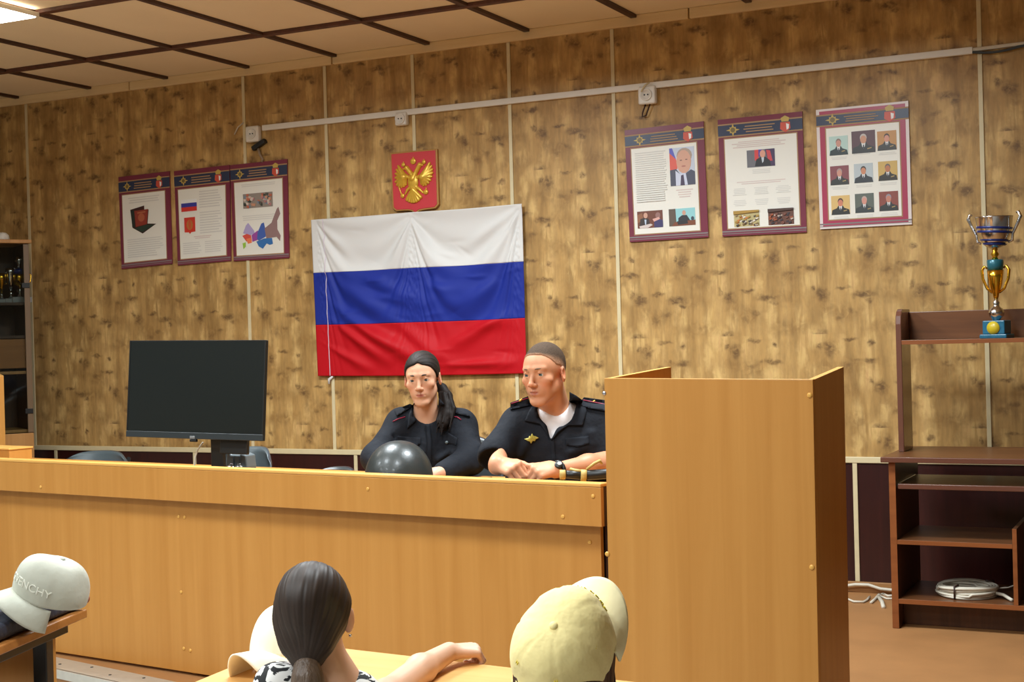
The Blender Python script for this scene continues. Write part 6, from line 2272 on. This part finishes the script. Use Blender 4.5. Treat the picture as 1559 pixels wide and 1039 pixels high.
# ================================================================== loose caps and the dark cloth bag
def cream_cap():
    c = W(440, 1014, 3.04)
    up = ZUP * .97 + CRT * .10 - CTO * .2
    fwd = -CRT * .58 + CTO * .80
    c[2] = .560 + .026
    t = thing('cap', 'cream cap lying on the pupil desk left of the ponytail girl', 'cap', (c[0], c[1], .56))
    m = mat('cream_cap_cotton', (250, 242, 218), .75, var=.03, scale=30, bump=.06, bscale=40)
    make_cap(t, cap_matrix(c, fwd, up), m, m, .078, .088, .108, .066, 1.25, False, .008)
cream_cap()
def grey_cap():
    c = W(86, 916, 3.52)
    t = thing('cap', 'light grey cap with embroidered letters on the dark cloth bag at the left', 'cap', (c[0], c[1], c[2] - .05))
    m = mat('grey_cap_cotton', (186, 187, 172), .6, var=.04, scale=24, bump=.12, bscale=30, sheen=.1)
    U_, L_, ga, de = .45 * CRT + .893 * ZUP, -.893 * CRT - .45 * ZUP, R_(56), R_(10)
    f0 = CTO * math.cos(ga) + L_ * math.sin(ga)
    up = U_ * math.cos(de) + f0 * math.sin(de)
    fwd = f0 * math.cos(de) - U_ * math.sin(de)
    c = W(84, 886, 3.52) - up * .045
    M = cap_matrix(c, fwd, up)
    make_cap(t, M, m, m, .080, .094, .100, .072, .8, False, .022, ((.03, -.05, .06, .035, .08), (-.05, -.03, .05, .03, .06)), seam=.0012, panel=.03)
    # raised letters on the front panel
    cu = bpy.data.curves.new('cap_letters', 'FONT')
    cu.body = 'GIVENCHY'
    cu.size = .026
    cu.align_x = 'CENTER'
    cu.extrude = .001
    ob = bpy.data.objects.new('tmp', cu)
    COL.objects.link(ob)
    bpy.context.view_layer.update()
    dg = bpy.context.evaluated_depsgraph_get()
    me = bpy.data.meshes.new_from_object(ob.evaluated_get(dg))
    bpy.data.objects.remove(ob)
    bm = bmesh.new()
    bm.from_mesh(me)
    bmesh.ops.subdivide_edges(bm, edges=[e for e in bm.edges if e.calc_length() > .006], cuts=2)
    for v in bm.verts:
        th = math.pi / 2 - v.co.x / .086 - .34
        p_ = .26 + v.co.y / .115
        r = math.cos(p_) ** .72
        s_ = math.sin(th)
        fu = .022 * max(0, s_) ** 2 * math.sin(p_ * 2)
        rr = r * (1 + .03 * math.sin(2 * p_) + .03)
        k = 1.004 + v.co.z * 8
        v.co = M @ Vector((-.080 * rr * math.cos(th) * k, .094 * rr * s_ * k + fu * .6, .100 * math.sin(p_) ** 1.05 + fu))
    bm.to_mesh(me)
    bm.free()
    me.name = 'embroidered_letters'
    me.materials.clear()
    me.materials.append(mat('grey_embroidery', (226, 226, 212), .5))
    o = bpy.data.objects.new('embroidered_letters', me)
    COL.objects.link(o)
    adopt(o, t)
grey_cap()
def cloth_bag():
    A = np.array([-2.703, 2.88])
    e1 = np.array([-1.005, -.305]) / np.hypot(1.005, .305)
    e2 = np.array([.158, -.52]) / np.hypot(.158, .52)
    o = A + e1 * .20 + e2 * .24
    t = thing('cloth_bag', 'dark blue crumpled cloth bag lying on the left desk under the grey cap', 'bag', (o[0], o[1], .56))
    E1, E2 = np.append(e1, 0), np.append(e2, 0)
    S = Solid(np.array([o[0] - .5, o[1] - .5, .555]), np.array([o[0] + .5, o[1] + .5, .68]), .006)
    P = lambda a, b, z: np.array([A[0], A[1], z]) + E1 * a + E2 * b
    rng = np.random.RandomState(8)
    S.box(P(.235, .26, .584), (.22, .25, .022), np.stack([E1, E2, ZUP], 1), .014, .01)
    for i in range(26):
        a, b = rng.uniform(.02, .42), rng.uniform(.02, .48)
        an = rng.uniform(-.6, .6)
        S.cap(P(a, b, .597), P(a + .10 * math.cos(an) * .5, b + .10 * math.sin(an), .597), rng.uniform(.008, .015), None, .012)
    S.cap(P(.015, .015, .585), P(.20, .06, .590), .020, .014, .015)
    adopt(S.build('bag_cloth', mat('dark_blue_cloth', (40, 44, 58), .7, var=.2, scale=40, bump=.3, bscale=40)), t)
    adopt(MB().tube([P(-.004, .004, .586), P(.012, .03, .600), P(.05, .045, .604)], [.010, .012, .008], 8).build('bag_tag', mat('rust_tag', (164, 96, 66), .7)), t)
cloth_bag()
# ------------------------------------------------------------------ light
def lamp(x, y, e, s=.52, col=(.87, .955, 1.0)):
    l = bpy.data.lights.new('hall_lamp', 'AREA')
    l.shape = 'SQUARE'
    l.size = s
    l.energy = e
    l.color = col
    l.spread = R_(166)
    o = bpy.data.objects.new('hall_lamp', l)
    COL.objects.link(o)
    o.location = (x, y, 2.835)
    return o
EN = 45
for x in (-5.222, -3.48, -1.69):
    for y in (4.74, 2.66, .6, -1.6):
        if x < -5 and y > 4:
            continue
        lamp(x, y, EN * ((1.5 if x > -2 else 1.75) if y > 3 else (.85 if y > 2 else (.85 if y > 0 else .7))))
lamp(-5.222, 4.74, EN * 1.7, .56).location.z = 2.815
wd = bpy.data.worlds.new('world')
SC.world = wd
wd.use_nodes = True
wd.node_tree.nodes['Background'].inputs[0].default_value = (.8, .9, 1.0, 1)
wd.node_tree.nodes['Background'].inputs[1].default_value = 0.03
SC.view_settings.view_transform = 'Standard'
SC.view_settings.look = 'None'
SC.view_settings.gamma = 1.0
SC.view_settings.use_curve_mapping = False
SC.view_settings.exposure = 0.0
SC.cycles.use_denoising = True
SC.cycles.max_bounces = 8
bpy.context.view_layer.update()
